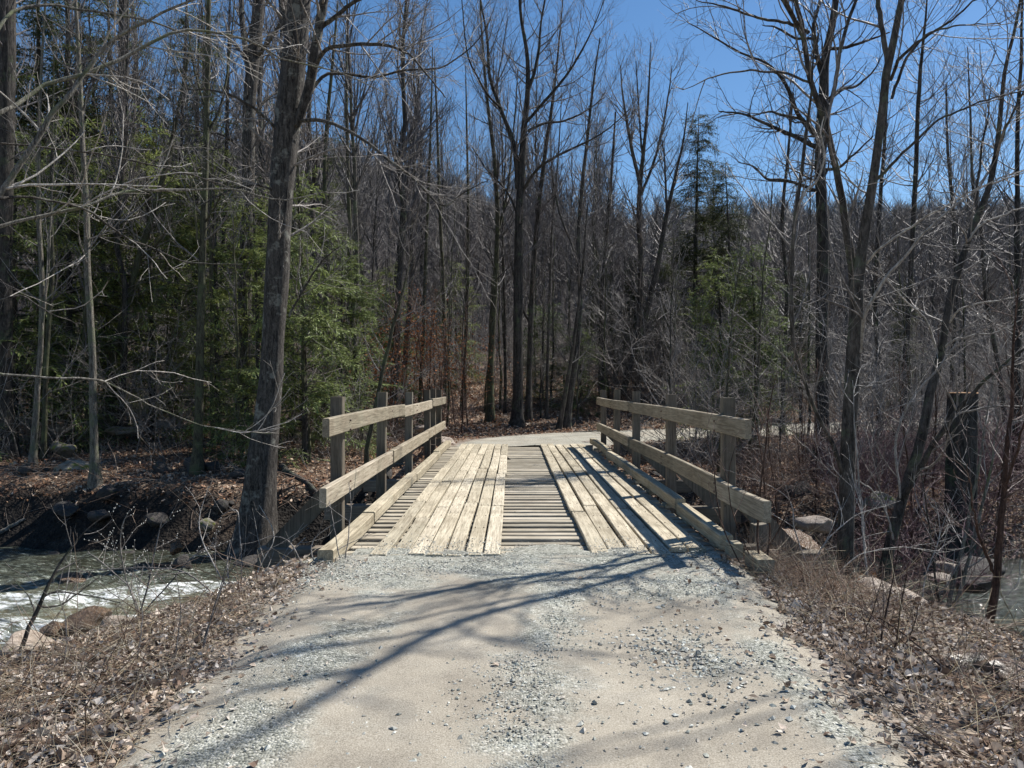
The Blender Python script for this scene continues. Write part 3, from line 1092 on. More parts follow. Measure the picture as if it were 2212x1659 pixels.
def limb_path(spec, d0, d1, m, rng, wob=0.0):
    pts = []
    n_ = len(spec)
    for i, s_ in enumerate(spec):
        d = s_[3] if len(s_) > 3 else d0 + (d1 - d0) * i / max(1, n_ - 1)
        p = at(s_[0], s_[1], d)
        pts.append([p[0], p[1], p[2], s_[2] / FS * d / 2])
    c = catmull(np.array(pts), m)
    P = c[:, :3]
    if wob > 0:
        w = np.cumsum(rng.normal(0, wob, (m, 3)), axis=0)
        w -= np.linspace(0, 1, m)[:, None] * w[-1]
        P = P + w
    return P, np.maximum(c[:, 3], 0.0025)


def hero_tree(name, label, cat, trunk, limbs, d0, mats, rng, tex=(3.0, 4.5, 5.0), lens=((0.9, 2.2), (0.4, 1.0), (0.15, 0.45)), d1=None,
              base_drop=0.0, trunk_t0=0.35, up=0.14, rmins=(0.006, 0.0035, 0.0022), flare=True, sides=14, twmat=None, wig=0.14, topcrown=True, own=None,
              trunk_twigs=1.0):
    """a tree drawn from its trunk and main limbs, with finer growth added"""
    d1 = d0 if d1 is None else d1
    m_ = 40
    P, R = limb_path(trunk, d0, d1, m_, rng, 0.004)
    if base_drop:
        P = np.concatenate([P[:1] - np.array([[0, 0, base_drop]]), P])
        R = np.concatenate([R[:1] * 1.12, R])
    gz = zat(P[0, 0], P[0, 1])
    if P[0, 2] > gz - 0.1 or P[0, 2] < gz - 0.6:
        P = np.concatenate([[[P[0, 0], P[0, 1], min(gz - 0.15, P[0, 2] - 0.02)]], P]) if P[0, 2] > gz - 0.1 else P
        if len(R) < len(P):
            R = np.concatenate([R[:1], R])
    R = R * 0.84
    if flare:
        h = P[:, 2] - max(gz, P[0, 2])
        R = R * (1 + 0.55 * np.exp(-np.maximum(h, 0) / (R[0] * 2.2)))
    base = P[0].copy()
    base[2] = max(gz, P[0, 2])
    root = empty(name, tuple(base))
    tag(root, label, cat)
    tag(root, group=own) if own else None
    P0 = P - base
    a_ = Acc()
    a_.tubes(P0[None], R[None], sides, bump=0.05, rng=rng)
    link_mesh("trunk", a_.mesh("trunk"), root, mats[0])
    lp, lr = [], []
    for lb in limbs:
        spec, dd0, dd1 = lb[0], lb[1], lb[2]
        q, r_ = limb_path(spec, dd0, dd1, 26, rng, 0.006)
        q = q - base
        r_ = r_ * 0.9
        a_ = Acc()
        a_.tubes(q[None], r_[None], 9, bump=0.04, rng=rng)
        link_mesh("branch", a_.mesh("branch"), root, lb[3] if len(lb) > 3 else mats[0])
        lp.append(q)
        lr.append(r_)
    tk = np.linspace(0, len(P0) - 1, 26)
    tp = np.stack([np.interp(tk, np.arange(len(P0)), P0[:, j]) for j in range(3)], 1)
    tr = np.interp(tk, np.arange(len(P0)), R)
    # finer growth
    A1, B1 = [], []
    if trunk_twigs > 0:
        c_, r_ = grow(tp[None], tr[None], tex[0] * 0.5 * trunk_twigs, rng, trunk_t0, 1.0, (45, 80), lens[0], 7, up, wig, 0.30, 0.004, lfade=0.3, rmin=rmins[0], rmax=0.03)
        A1.append(c_)
        B1.append(r_)
    if lp:
        c_, r_ = grow(np.stack(lp), np.stack(lr), tex[0], rng, 0.12, 1.0, (25, 60), lens[0], 7, up, wig, 0.5, 0.004, lfade=0.4, rmin=rmins[0], rmax=0.03)
        A1.append(c_)
        B1.append(r_)
    A1 = np.concatenate(A1) if A1 else np.zeros((0, 7, 3))
    B1 = np.concatenate(B1) if B1 else np.zeros((0, 7))
    A2, B2 = grow(A1, B1, tex[1], rng, 0.1, 1.0, (25, 60), lens[1], 5, up * 0.8, wig, 0.55, 0.002, lfade=0.5, rmin=rmins[1])
    A3, B3 = grow(A2, B2, tex[2], rng, 0.1, 1.0, (25, 60), lens[2], 4, up * 0.6, wig, 0.6, 0.0015, lfade=0.4, rmin=rmins[2])
    mk("crown", root, twmat or mats[1], [(A1, B1, 5), (A2, B2, 3), (A3, B3, 3)])
    return root


R_ = np.random.default_rng

# 1 big tree on the left
BIG = hero_tree(
    "bare_tree", "largest rugged grey trunk on the left, standing at the stream edge beside the railing", "tree",
    [(548, 1195, 96), (556, 1120, 78), (566, 1000, 72), (580, 880, 62), (592, 740, 56), (600, 600, 60), (606, 470, 58), (616, 340, 62), (628, 220, 66), (640, 100, 60), (652, -40, 56), (665, -250, 46), (672, -500, 34), (668, -800, 18), (670, -1000, 6)],
    [
        ([(640, 270, 22), (668, 180, 24), (690, 60, 22), (715, -60, 20), (760, -260, 14), (790, -460, 6)], 13.8, 13.2),
        ([(632, 110, 20), (615, 40, 24), (600, -60, 22), (560, -260, 14), (520, -460, 6)], 13.9, 14.6),
        ([(645, 260, 9), (690, 258, 9), (737, 271, 8), (799, 310, 7), (850, 350, 6), (895, 384, 5.5), (951, 446, 3)], 13.8, 12.2),
        ([(895, 384, 5), (951, 440, 4), (1000, 415, 3), (1053, 389, 2)], 12.5, 12.0),
        ([(668, 170, 14), (700, 110, 10), (737, 101, 9), (810, 96, 8), (872, 113, 6), (906, 141, 5), (962, 209, 3)], 13.7, 12.0),
        ([(670, 190, 9), (700, 160, 8), (737, 155, 7), (810, 163, 6), (878, 147, 5), (951, 144, 4), (1019, 101, 3), (1060, 40, 2)], 13.8, 14.5),
        ([(690, 60, 12), (760, 10, 9), (840, -40, 7), (900, -120, 4)], 13.6, 12.8),
        ([(612, 420, 6), (560, 400, 5), (500, 410, 4), (440, 440, 2)], 13.9, 13.0),
        ([(625, 680, 6), (665, 610, 5), (700, 560, 4), (735, 530, 2)], 13.6, 13.0),
        ([(620, 300, 8), (560, 240, 7), (480, 200, 5), (400, 190, 3)], 13.9, 13.0),
        ([(655, -80, 14), (720, -200, 10), (820, -330, 6), (880, -420, 3)], 13.9, 14.2),
    ],
    13.9, (M["bark_big"], M["twig_grey"]), R_(1), tex=(3.3, 5.0, 5.2), sides=22, trunk_t0=0.30, d1=13.9, trunk_twigs=0.8, up=0.06)

# 2 second large trunk behind it
hero_tree("bare_tree", "tall straight grey trunk just behind the biggest left tree", "tree",
          [(522, 905, 36), (526, 760, 33), (532, 560, 32), (538, 380, 31), (541, 220, 32), (556, 60, 30), (566, -60, 26), (580, -300, 18), (590, -520, 5)],
          [([(541, 200, 16), (528, 90, 14), (520, -40, 12), (505, -200, 6)], 20, 20.5),
           ([(556, 120, 10), (600, 60, 8), (640, -20, 6)], 20, 19),
           ([(536, 330, 6), (480, 290, 5), (420, 280, 3)], 20, 19),
           ([(540, 250, 6), (590, 200, 5), (630, 190, 3)], 20, 21)],
          20.0, (M["bark_big"], M["twig_mid"]), R_(2), tex=(3.4, 4.6, 4.6), rmins=(0.007, 0.004, 0.0026), base_drop=0.3)

# 3 slender pale left
hero_tree("young_tree", "slender pale speckled trunk left of centre in the left bank, straight and bright", "tree",
          [(206, 1040, 26), (204, 980, 20), (200, 860, 18), (198, 760, 17), (190, 600, 16), (187, 450, 14), (180, 300, 12), (173, 150, 11), (166, 20, 9), (160, -120, 7), (158, -300, 2)],
          [([(184, 400, 5), (150, 330, 4), (120, 240, 2)], 15.3, 14.8), ([(177, 240, 5), (215, 170, 4), (250, 80, 2)], 15.3, 15.0)],
          15.3, (M["bark_pale"], M["twig_grey"]), R_(3), tex=(2.2, 3.5, 3.5), trunk_twigs=1.4)
# 4
hero_tree("young_tree", "greenish slim trunk midway between the pale slender trunk and the biggest left tree", "tree",
          [(424, 1055, 30), (427, 960, 23), (430, 840, 21), (433, 700, 19), (438, 520, 17), (442, 380, 15), (446, 220, 13), (450, 60, 12), (453, -100, 9), (456, -300, 3)],
          [([(437, 560, 7), (425, 500, 6), (418, 440, 4), (410, 380, 2)], 16, 15.6), ([(444, 300, 7), (480, 220, 6), (500, 100, 4), (510, -20, 2)], 16, 16.3),
           ([(440, 480, 5), (475, 420, 4), (505, 340, 2)], 16, 15.3), ([(446, 250, 6), (420, 150, 5), (405, 40, 3)], 16, 16)],
          16.0, (M["bark_green"], M["twig_grey"]), R_(4), tex=(2.4, 3.5, 3.5), trunk_twigs=1.3)
# 5
hero_tree("young_tree", "thin pale trunk near the left edge, rising from behind the mossy rock", "tree",
          [(72, 985, 18), (80, 850, 14), (88, 740, 13), (92, 600, 12), (86, 470, 11), (84, 330, 9), (90, 160, 7), (100, 0, 5), (105, -120, 2)],
          [([(92, 700, 6), (106, 560, 6), (112, 440, 4), (118, 320, 2)], 17, 17)],
          17.0, (M["bark_pale"], M["twig_grey"]), R_(5), tex=(2.4, 3.0, 3.0), trunk_twigs=1.4)
hero_tree("young_tree", "thin mossy trunk beside the pale one near the left edge", "tree",
          [(94, 985, 14), (97, 850, 12), (104, 700, 11), (112, 560, 9), (108, 420, 7), (112, 250, 5), (116, 80, 2)],
          [], 17.8, (M["bark_green"], M["twig_mid"]), R_(55), tex=(2.4, 3.0, 3.0), trunk_twigs=1.4)
# 8 leaning
hero_tree("young_tree", "trunk leaning to the right across the dark hemlocks on the left", "tree",
          [(240, 790, 20), (268, 680, 17), (300, 560, 15), (326, 480, 14), (348, 400, 13), (364, 340, 12), (384, 240, 9), (402, 150, 7), (415, 60, 3)],
          [([(326, 480, 6), (300, 430, 5), (280, 370, 3)], 21, 21), ([(300, 560, 6), (345, 520, 5), (372, 470, 3)], 21, 20)],
          21.0, (M["bark_green"], M["twig_grey"]), R_(8), tex=(2.6, 3.0, 3.0), base_drop=0.8)
for k, (spec, d, lab) in enumerate([
    ([(250, 880, 32), (252, 700, 30), (258, 500, 28), (264, 250, 26), (268, 20, 24), (270, -200, 18), (270, -420, 4)], 24, "thick dark trunk among the hemlocks between the two slender left trunks"),
    ([(8, 905, 46), (6, 700, 44), (8, 480, 42), (14, 250, 40), (16, 0, 36), (18, -250, 26), (20, -500, 5)], 18, "massive dark trunk at the very left edge"),
    ([(372, 880, 13), (378, 700, 12), (384, 500, 11), (392, 300, 9), (400, 100, 7), (405, -80, 3)], 24, "thin straight dark trunk left of the greenish slim trunk"),
    ([(470, 900, 14), (474, 740, 13), (480, 560, 12), (486, 360, 10), (492, 140, 8), (498, -40, 3)], 25, "thin dark trunk between the greenish trunk and the tall straight one"),
    ([(745, 930, 13), (752, 760, 12), (758, 560, 11), (752, 380, 9), (748, 180, 8), (750, 0, 4)], 22, "slim upright trunk right of the biggest left tree, behind its side branches"),
    ([(690, 900, 14), (700, 740, 13), (706, 560, 12), (702, 360, 10), (716, 160, 8), (730, 0, 4)], 24, "slim upright trunk half hidden by the hemlock beside the biggest left tree"),
    ([(792, 970, 12), (806, 900, 11), (826, 800, 10), (850, 700, 8), (872, 620, 6), (890, 540, 3)], 16.5, "thin sapling leaning right behind the left railing"),
    ([(905, 900, 10), (912, 760, 10), (918, 600, 9), (924, 420, 7), (930, 250, 5), (934, 100, 2)], 26, "thin trunk above the far posts of the left railing"),
]):
    hero_tree("bare_tree", lab, "tree", spec, [], d, (M["bark_dark"] if k < 4 else M["bark_green"], M["twig_mid"]), R_(60 + k), tex=(2.8, 3.4, 3.8),
              rmins=(0.006, 0.004, 0.0028), base_drop=0.6, trunk_twigs=1.8, trunk_t0=0.2 if k > 3 else 0.4)

# 9 overhanging limbs from a tree just outside the left side
OV = [
    ([(-70, 500, 26), (0, 412, 15), (55, 330, 14), (100, 262, 13), (150, 205, 11), (175, 172, 9), (240, 95, 8), (350, 35, 6), (440, -5, 5), (520, -60, 2)], 6.6, 7.2, M["bark_lichen"]),
    ([(-70, 300, 18), (0, 245, 11), (50, 215, 10), (100, 180, 10), (200, 150, 9), (265, 120, 9), (350, 72, 7), (425, 60, 6), (550, 85, 5), (600, 120, 4), (735, 155, 3), (860, 215, 1.5)], 6.8, 8.6, M["bark_lichen"]),
    ([(-80, 140, 16), (0, 55, 8), (30, 22, 8), (100, 10, 7), (160, 17, 6), (320, 40, 5), (375, 60, 4), (450, 70, 4), (540, 85, 3), (700, 145, 2)], 7.0, 8.6, M["bark_lichen"]),
    ([(-70, 500, 16), (0, 487, 9), (90, 466, 8), (190, 449, 8), (250, 424, 7), (310, 414, 7), (410, 411, 5), (509, 409, 4), (614, 434, 3), (735, 404, 1.5)], 6.6, 8.0, M["bark_lichen"]),
    ([(-70, 300, 10), (0, 310, 5), (90, 316, 5), (180, 327, 4.5), (300, 354, 4), (444, 384, 3), (510, 412, 1.5)], 6.9, 8.0),
    ([(-60, 440, 12), (0, 424, 7), (60, 420, 6), (135, 434, 6), (190, 454, 6), (260, 509, 5), (310, 529, 4), (400, 564, 3.5), (524, 569, 1.5)], 6.4, 7.8),
    ([(-60, 790, 12), (0, 804, 6), (117, 810, 5), (195, 815, 5), (234, 823, 4), (280, 842, 4), (324, 866, 3), (430, 909, 2.5), (586, 936, 1.2)], 6.2, 7.6, M["bark_lichen"]),
    ([(-60, 630, 8), (0, 650, 4), (60, 640, 4), (120, 680, 3), (180, 700, 1.5)], 6.2, 6.6),
    ([(150, 60, 3), (220, 120, 3), (300, 170, 2), (380, 190, 1.2)], 6.9, 7.4),
]
hero_tree("overhanging_tree", "pale lichen-crusted branches reaching across the top left over the stream", "tree",
          [(-120, 1300, 60), (-125, 1000, 44), (-120, 800, 40), (-110, 600, 38), (-100, 450, 34), (-100, 250, 30), (-110, 50, 24), (-120, -250, 14), (-110, -500, 4)],
          OV, 6.5, (M["bark_big"], M["twig_pale"]), R_(9), tex=(1.9, 3.0, 3.4), lens=((0.5, 1.5), (0.25, 0.7), (0.10, 0.3)), rmins=(0.004, 0.0026, 0.0018), up=0.03, wig=0.16, trunk_twigs=0.3)

# 10 centre tree
Z7 = lambda x, y, w, *d: (737 + x * 0.564, y * 0.564, w, *d)
hero_tree("bare_tree", "tall dark tree with a wide fan of branches standing straight behind the bridge end", "tree",
          [(1117, 926, 34), Z7(676, 1590, 26), Z7(679, 1300, 25), Z7(680, 1000, 23), Z7(683, 800, 21), Z7(692, 640, 19), Z7(700, 480, 16), Z7(714, 350, 13), Z7(712, 200, 10), Z7(690, 60, 8), Z7(680, -120, 6), Z7(670, -400, 2)],
          [([Z7(675, 720, 12), Z7(662, 560, 11), Z7(610, 410, 9), Z7(570, 290, 8), Z7(556, 120, 6), Z7(530, -20, 4), Z7(500, -150, 2)], 27.0, 26.5),
           ([Z7(610, 410, 6), Z7(560, 360, 5), Z7(490, 220, 4), Z7(470, 80, 3), Z7(460, -60, 2)], 24, 23.0),
           ([Z7(716, 345, 9), Z7(750, 220, 7), Z7(765, 100, 5), Z7(790, -60, 4), Z7(800, -200, 2)], 27.0, 27.5),
           ([Z7(705, 470, 8), Z7(770, 395, 7), Z7(850, 300, 6), Z7(910, 210, 5), Z7(970, 90, 3), Z7(1020, -40, 2)], 27.0, 26.0),
           ([Z7(715, 500, 7), Z7(780, 468, 6), Z7(850, 460, 5), Z7(940, 420, 4), Z7(1010, 370, 2)], 27.0, 27.5),
           ([Z7(688, 740, 8), Z7(740, 660, 7), Z7(800, 610, 6), Z7(900, 560, 5), Z7(1010, 500, 3), Z7(1110, 410, 2)], 27.0, 25.5),
           ([Z7(684, 850, 6), Z7(640, 740, 5), Z7(560, 650, 4), Z7(500, 560, 2)], 27.0, 28.0),
           ([Z7(690, 640, 6), Z7(640, 500, 5), Z7(600, 350, 4), Z7(620, 200, 3), Z7(640, 60, 2)], 27.0, 28.0)],
          27.0, (M["bark_dark"], M["twig_mid"]), R_(10), tex=(2.8, 4.0, 4.5), rmins=(0.008, 0.004, 0.0024), lens=((1.2, 3.0), (0.6, 1.6), (0.3, 0.9)), up=0.17, wig=0.09, trunk_t0=0.3)

# more trees right behind the bridge end
mid = [
    ([(1141, 922, 18), (1143, 800, 15), (1148, 640, 13), (1160, 480, 12), (1176, 340, 10), (1196, 200, 7), (1210, 60, 4), (1220, -60, 2)], [([(1146, 700, 6), (1120, 640, 5), (1104, 560, 3)], 28.0, 28.0)], 28.0, "bark_dark", "thinner dark trunk touching the right side of the centre tree"),
    ([(1058, 925, 22), (1060, 800, 16), (1068, 640, 14), (1074, 480, 12), (1066, 330, 10), (1050, 200, 8), (1040, 60, 5), (1034, -60, 2)], [([(1072, 520, 7), (1098, 400, 6), (1110, 280, 4), (1118, 150, 2)], 28.0, 29.0)], 28.0, "bark_green", "mossy trunk left of the centre tree"),
    ([(1222, 930, 22), (1230, 860, 17), (1244, 760, 14), (1252, 640, 12), (1250, 500, 11), (1262, 360, 9), (1280, 200, 6), (1296, 80, 3)], [([(1250, 560, 6), (1210, 460, 5), (1190, 360, 3)], 27.0, 28.0)], 27.0, "bark_grey", "trunk with a sunlit right edge leaning right of the centre tree"),
    ([(1206, 930, 14), (1222, 840, 11), (1238, 740, 9), (1250, 650, 7), (1262, 540, 5), (1270, 440, 3)], [], 26.5, "bark_dark", "thin trunk leaning against the sunlit-edged one"),
    ([(1378, 860, 18), (1380, 700, 15), (1384, 560, 14), (1380, 460, 13), (1384, 380, 11), (1394, 280, 8), (1402, 180, 5), (1406, 90, 2)],
     [([(1382, 400, 9), (1360, 300, 8), (1346, 220, 5), (1340, 140, 2)], 30, 30), ([(1384, 420, 7), (1420, 320, 6), (1440, 220, 4), (1452, 140, 2)], 30, 31), ([(1388, 330, 5), (1380, 230, 4), (1374, 130, 2)], 30, 30)], 30, "bark_dark", "dark trunk splitting into a narrow vase of branches right of centre"),
    ([(1340, 870, 18), (1362, 780, 16), (1392, 690, 15), (1418, 580, 13), (1440, 460, 11), (1458, 380, 8), (1476, 300, 5), (1486, 220, 2)], [([(1440, 460, 6), (1438, 380, 5), (1430, 300, 3)], 30.0, 30.0)], 30.0, "bark_dark", "dark trunk leaning strongly right above the right railing's far end"),
    ([(1000, 920, 10), (1004, 780, 9), (1010, 620, 8), (1012, 440, 7), (1008, 280, 5), (1006, 140, 2)], [], 30.0, "bark_green", "thin pole-like trunk third to the left of the centre tree"),
    ([(960, 915, 11), (962, 760, 10), (956, 600, 9), (948, 420, 8), (944, 260, 6), (938, 120, 3)], [], 31.0, "bark_green", "thin trunk rising behind the last post of the left railing"),
    ([(1180, 925, 9), (1182, 800, 8), (1186, 660, 7), (1192, 500, 6), (1206, 340, 4), (1214, 200, 2)], [], 28.5, "bark_grey", "thin upright trunk halfway between the centre tree and the sunlit-edged one"),
    ([(1300, 900, 12), (1304, 780, 11), (1300, 640, 10), (1310, 500, 9), (1322, 360, 7), (1330, 240, 4)], [], 31, "bark_dark", "upright dark trunk behind the far end of the right railing"),
    ([(1090, 920, 8), (1092, 800, 8), (1090, 660, 7), (1086, 520, 6), (1090, 380, 4), (1094, 260, 2)], [], 30.0, "bark_dark", "thin trunk in the gap left of the centre tree's foot"),
]
for k, (tr, lb, d, bk, lab) in enumerate(mid):
    hero_tree("bare_tree", lab, "tree", tr, lb, d, (M[bk], M["twig_dark"] if k % 2 else M["twig_mid"]), R_(100 + k), tex=(3.0, 3.4, 4.0), rmins=(0.007, 0.004, 0.0024),
              lens=((1.0, 2.8), (0.5, 1.4), (0.25, 0.8)), up=0.2, wig=0.09, base_drop=0.4, trunk_t0=0.3, trunk_twigs=2.2)

# 17 forked tree on the right
Z8 = lambda x, y, w, *d: (1474.6 + x * 0.5207, y * 0.5207, w, *d)
hero_tree("bare_tree", "forked grey tree in front on the right, its two stems parting in a tall V", "tree",
          [(1826, 1290, 44), (1826, 1190, 42), (1830, 1060, 38), (1838, 900, 36), (1846, 740, 35), (1851, 620, 33), (1862, 540, 26), Z8(765, 900, 24), Z8(790, 750, 23), Z8(812, 600, 20), Z8(830, 450, 19), Z8(848, 270, 20), Z8(885, 120, 17), Z8(905, 0, 15), Z8(945, -200, 18), (2010, -380, 21), (2134, -685, 21), (2253, -948, 18), (2348, -1255, 8)],
          [([(1848, 640, 20), Z8(700, 1050, 20), Z8(668, 860, 17), Z8(640, 700, 16), Z8(602, 520, 15), Z8(540, 340, 13), Z8(505, 120, 12), Z8(475, 0, 11), Z8(440, -200, 8), Z8(400, -480, 3)], 9.1, 8.6),
           ([(1946, 0, 10), (1900, -200, 9), (1850, -420, 7), (1800, -700, 3)], 9.0, 8.4),
           ([(2010, -380, 11), (1950, -600, 9), (1900, -850, 6), (1840, -1050, 3)], 9.0, 8.8),
           ([(2110, -620, 12), (2050, -850, 9), (1980, -1100, 5)], 9.0, 8.2),
           ([(1990, -330, 11), (2120, -480, 9), (2280, -600, 6), (2400, -650, 3)], 9.0, 9.3),
           ([(1740, 90, 8), (1660, -60, 7), (1560, -200, 5), (1480, -300, 3)], 8.7, 8.2),
           ([Z8(602, 500, 10), Z8(640, 340, 10), Z8(670, 190, 9), Z8(720, 0, 8), Z8(770, -180, 6), Z8(800, -400, 2)], 8.9, 9.4),
           ([Z8(848, 270, 14), Z8(825, 120, 12), Z8(812, 0, 11), Z8(790, -200, 8), Z8(770, -420, 3)], 9.1, 9.4),
           ([Z8(738, 1460, 5), Z8(748, 1360, 9), Z8(772, 1270, 9), Z8(850, 1130, 8), Z8(940, 1030, 7), Z8(1010, 940, 5), Z8(1150, 830, 4), Z8(1300, 745, 3), Z8(1420, 700, 2)], 8.9, 7.6, M["twig_pale"]),
           ([Z8(764, 1090, 6), Z8(820, 1020, 6), Z8(950, 935, 5), Z8(1040, 870, 4), Z8(1190, 790, 3), Z8(1330, 740, 1.5)], 9.0, 8.0, M["twig_pale"]),
           ([Z8(810, 740, 8), Z8(900, 650, 7), Z8(1000, 560, 6), Z8(1100, 480, 5), Z8(1250, 420, 4), Z8(1416, 375, 3)], 9.0, 8.0),
           ([(1822, 1030, 12), (1800, 960, 10), (1756, 874, 8), (1728, 792, 8), (1714, 729, 9), (1716, 573, 9), (1724, 442, 9), (1740, 312, 8), (1750, 219, 6), (1758, 120, 4), (1760, 20, 2)], 9.0, 8.4, M["bark_grey"]),
           ([(1724, 445, 6), (1740, 410, 6), (1766, 380, 5), (1782, 323, 5), (1774, 291, 4), (1780, 250, 2)], 8.6, 8.4, M["twig_pale"]),
           ([Z8(860, 330, 8), Z8(900, 240, 8), Z8(1000, 160, 6), Z8(1110, 90, 5), Z8(1230, -10, 4), Z8(1300, -60, 2)], 9.1, 8.2),
           ([Z8(870, 400, 7), Z8(905, 290, 7), Z8(960, 190, 6), Z8(1040, 130, 5), Z8(1200, 100, 3), Z8(1320, 96, 2)], 9.2, 9.0),
           ([Z8(520, 130, 9), Z8(420, 95, 7), Z8(300, 80, 6), Z8(200, 40, 5), Z8(110, 20, 3), Z8(40, -10, 2)], 8.8, 8.2),
           ([Z8(540, 340, 6), Z8(440, 300, 6), Z8(330, 290, 5), Z8(200, 300, 4), Z8(90, 330, 3), Z8(0, 370, 1.5)], 8.8, 8.0),
           ([Z8(495, 110, 8), Z8(430, -20, 6), Z8(330, -110, 5), Z8(200, -190, 3)], 8.7, 8.0),
           ([Z8(905, 0, 9), Z8(980, -110, 7), Z8(1080, -200, 5), Z8(1200, -260, 2)], 9.2, 8.6),
           ([Z8(760, 800, 4), Z8(700, 760, 3.5), Z8(650, 700, 2.5)], 9.1, 8.6, M["twig_pale"]),
           ([Z8(735, 1240, 3), Z8(690, 1210, 3), Z8(600, 1180, 2.5), Z8(560, 1160, 2)], 8.9, 8.3, M["twig_pale"])],
          9.0, (M["bark_grey"], M["twig_grey"]), R_(17), tex=(2.6, 4.0, 4.2), lens=((0.6, 1.7), (0.3, 0.9), (0.12, 0.4)), rmins=(0.006, 0.0035, 0.0025), up=0.12, wig=0.15, trunk_t0=0.55, sides=18, trunk_twigs=0.5)

# 19 old tree behind it
hero_tree("bare_tree", "thick gnarled dark tree behind the forked one, crooked branches sweeping left", "tree",
          [(1776, 985, 40), (1776, 860, 33), Z8(575, 1400, 30), Z8(580, 1100, 29), Z8(578, 900, 28), Z8(568, 700, 27), Z8(572, 560, 27), Z8(582, 400, 25), Z8(590, 250, 22), Z8(615, 120, 18), Z8(635, 0, 16), Z8(650, -150, 12), Z8(660, -350, 4)],
          [([Z8(560, 610, 12), Z8(500, 580, 10), Z8(430, 545, 9), Z8(330, 500, 7), Z8(240, 465, 5), Z8(150, 460, 3)], 18, 16.5),
           ([Z8(560, 560, 14), Z8(520, 520, 12), Z8(480, 470, 10), Z8(440, 370, 9), Z8(400, 300, 7), Z8(340, 250, 6), Z8(250, 220, 5), Z8(130, 150, 4), Z8(20, 90, 2)], 18, 16.5),
           ([Z8(565, 800, 9), Z8(520, 775, 8), Z8(430, 745, 7), Z8(350, 740, 6), Z8(290, 690, 4), Z8(230, 670, 2)], 18, 17),
           ([Z8(500, 490, 8), Z8(420, 475, 7), Z8(360, 460, 5), Z8(290, 480, 3)], 17.8, 17),
           ([Z8(585, 330, 12), Z8(560, 230, 11), Z8(545, 110, 9), Z8(570, 0, 7), Z8(575, -120, 4)], 18, 18),
           ([Z8(600, 420, 9), Z8(660, 370, 7), Z8(720, 350, 6), Z8(790, 290, 4), Z8(830, 220, 2)], 18, 18.5),
           ([Z8(612, 200, 9), Z8(700, 190, 7), Z8(780, 160, 5), Z8(860, 130, 3)], 18, 17.5),
           ([Z8(550, 160, 7), Z8(470, 150, 6), Z8(400, 110, 5), Z8(330, 100, 2)], 18, 17.5),
           ([Z8(590, 700, 8), Z8(650, 690, 7), Z8(720, 630, 5), Z8(790, 560, 3)], 18, 18)],
          18.0, (M["bark_dark"], M["twig_dark"]), R_(19), tex=(3.4, 4.6, 4.6), lens=((0.8, 2.0), (0.4, 1.0), (0.2, 0.6)), rmins=(0.007, 0.0038, 0.0024), up=0.08, wig=0.22, base_drop=0.3, trunk_t0=0.5)

# 20 leaning tree with diagonal limb
hero_tree("bare_tree", "grey tree leaning right near the pool, with a long diagonal side limb", "tree",
          [(1906, 1300, 34), (1910, 1250, 30), (1926, 1163, 27), (1960, 1046, 25), (1990, 940, 24), (2014, 831, 22), (2034, 770, 19), (2053, 651, 17), (2099, 505, 15), (2136, 406, 14), (2157, 302, 12), (2172, 156, 9), (2196, 60, 7), (2220, -80, 5), (2240, -300, 2)],
          [([(1955, 1075, 12), (1990, 1000, 13), (2033, 928, 12), (2090, 860, 10), (2150, 800, 8), (2230, 740, 5)], 9.4, 8.4),
           ([Z8(1220, 885, 7), Z8(1222, 760, 6), Z8(1232, 640, 5), Z8(1262, 500, 4), Z8(1280, 340, 2)], 9.6, 9.8),
           ([(1944, 1075, 5), (1936, 980, 6), (1950, 900, 5), (1990, 830, 5), (2030, 790, 4), (2080, 720, 2)], 9.4, 9.0, M["twig_pale"]),
           ([Z8(1060, 1470, 5), Z8(1040, 1400, 4), Z8(1020, 1330, 4), Z8(960, 1270, 4), Z8(880, 1200, 3), Z8(840, 1130, 2.5), Z8(812, 1060, 2)], 9.5, 9.0, M["twig_pale"]),
           ([Z8(1085, 1440, 5), Z8(1130, 1405, 5), Z8(1230, 1390, 4), Z8(1330, 1370, 3), Z8(1430, 1300, 2)], 9.5, 8.8, M["twig_pale"]),
           ([Z8(1100, 1340, 5), Z8(1150, 1280, 4), Z8(1280, 1250, 4), Z8(1420, 1220, 3)], 9.5, 8.8, M["twig_pale"]),
           ([Z8(1170, 1010, 6), Z8(1240, 930, 5), Z8(1330, 900, 4), Z8(1420, 860, 3)], 9.5, 9.2, M["twig_pale"]),
           ([Z8(1300, 620, 7), Z8(1340, 540, 6), Z8(1400, 420, 5), Z8(1440, 330, 3)], 9.6, 9.3),
           ([(1930, 1165, 5), (1908, 1100, 4), (1880, 1060, 3.5), (1850, 1035, 3)], 9.4, 9.2, M["twig_pale"])],
          9.5, (M["bark_grey"], M["twig_grey"]), R_(20), tex=(4.0, 4.8, 4.6), lens=((0.5, 1.5), (0.3, 0.8), (0.12, 0.35)), rmins=(0.005, 0.0035, 0.0024), up=0.08, trunk_t0=0.35, sides=14)
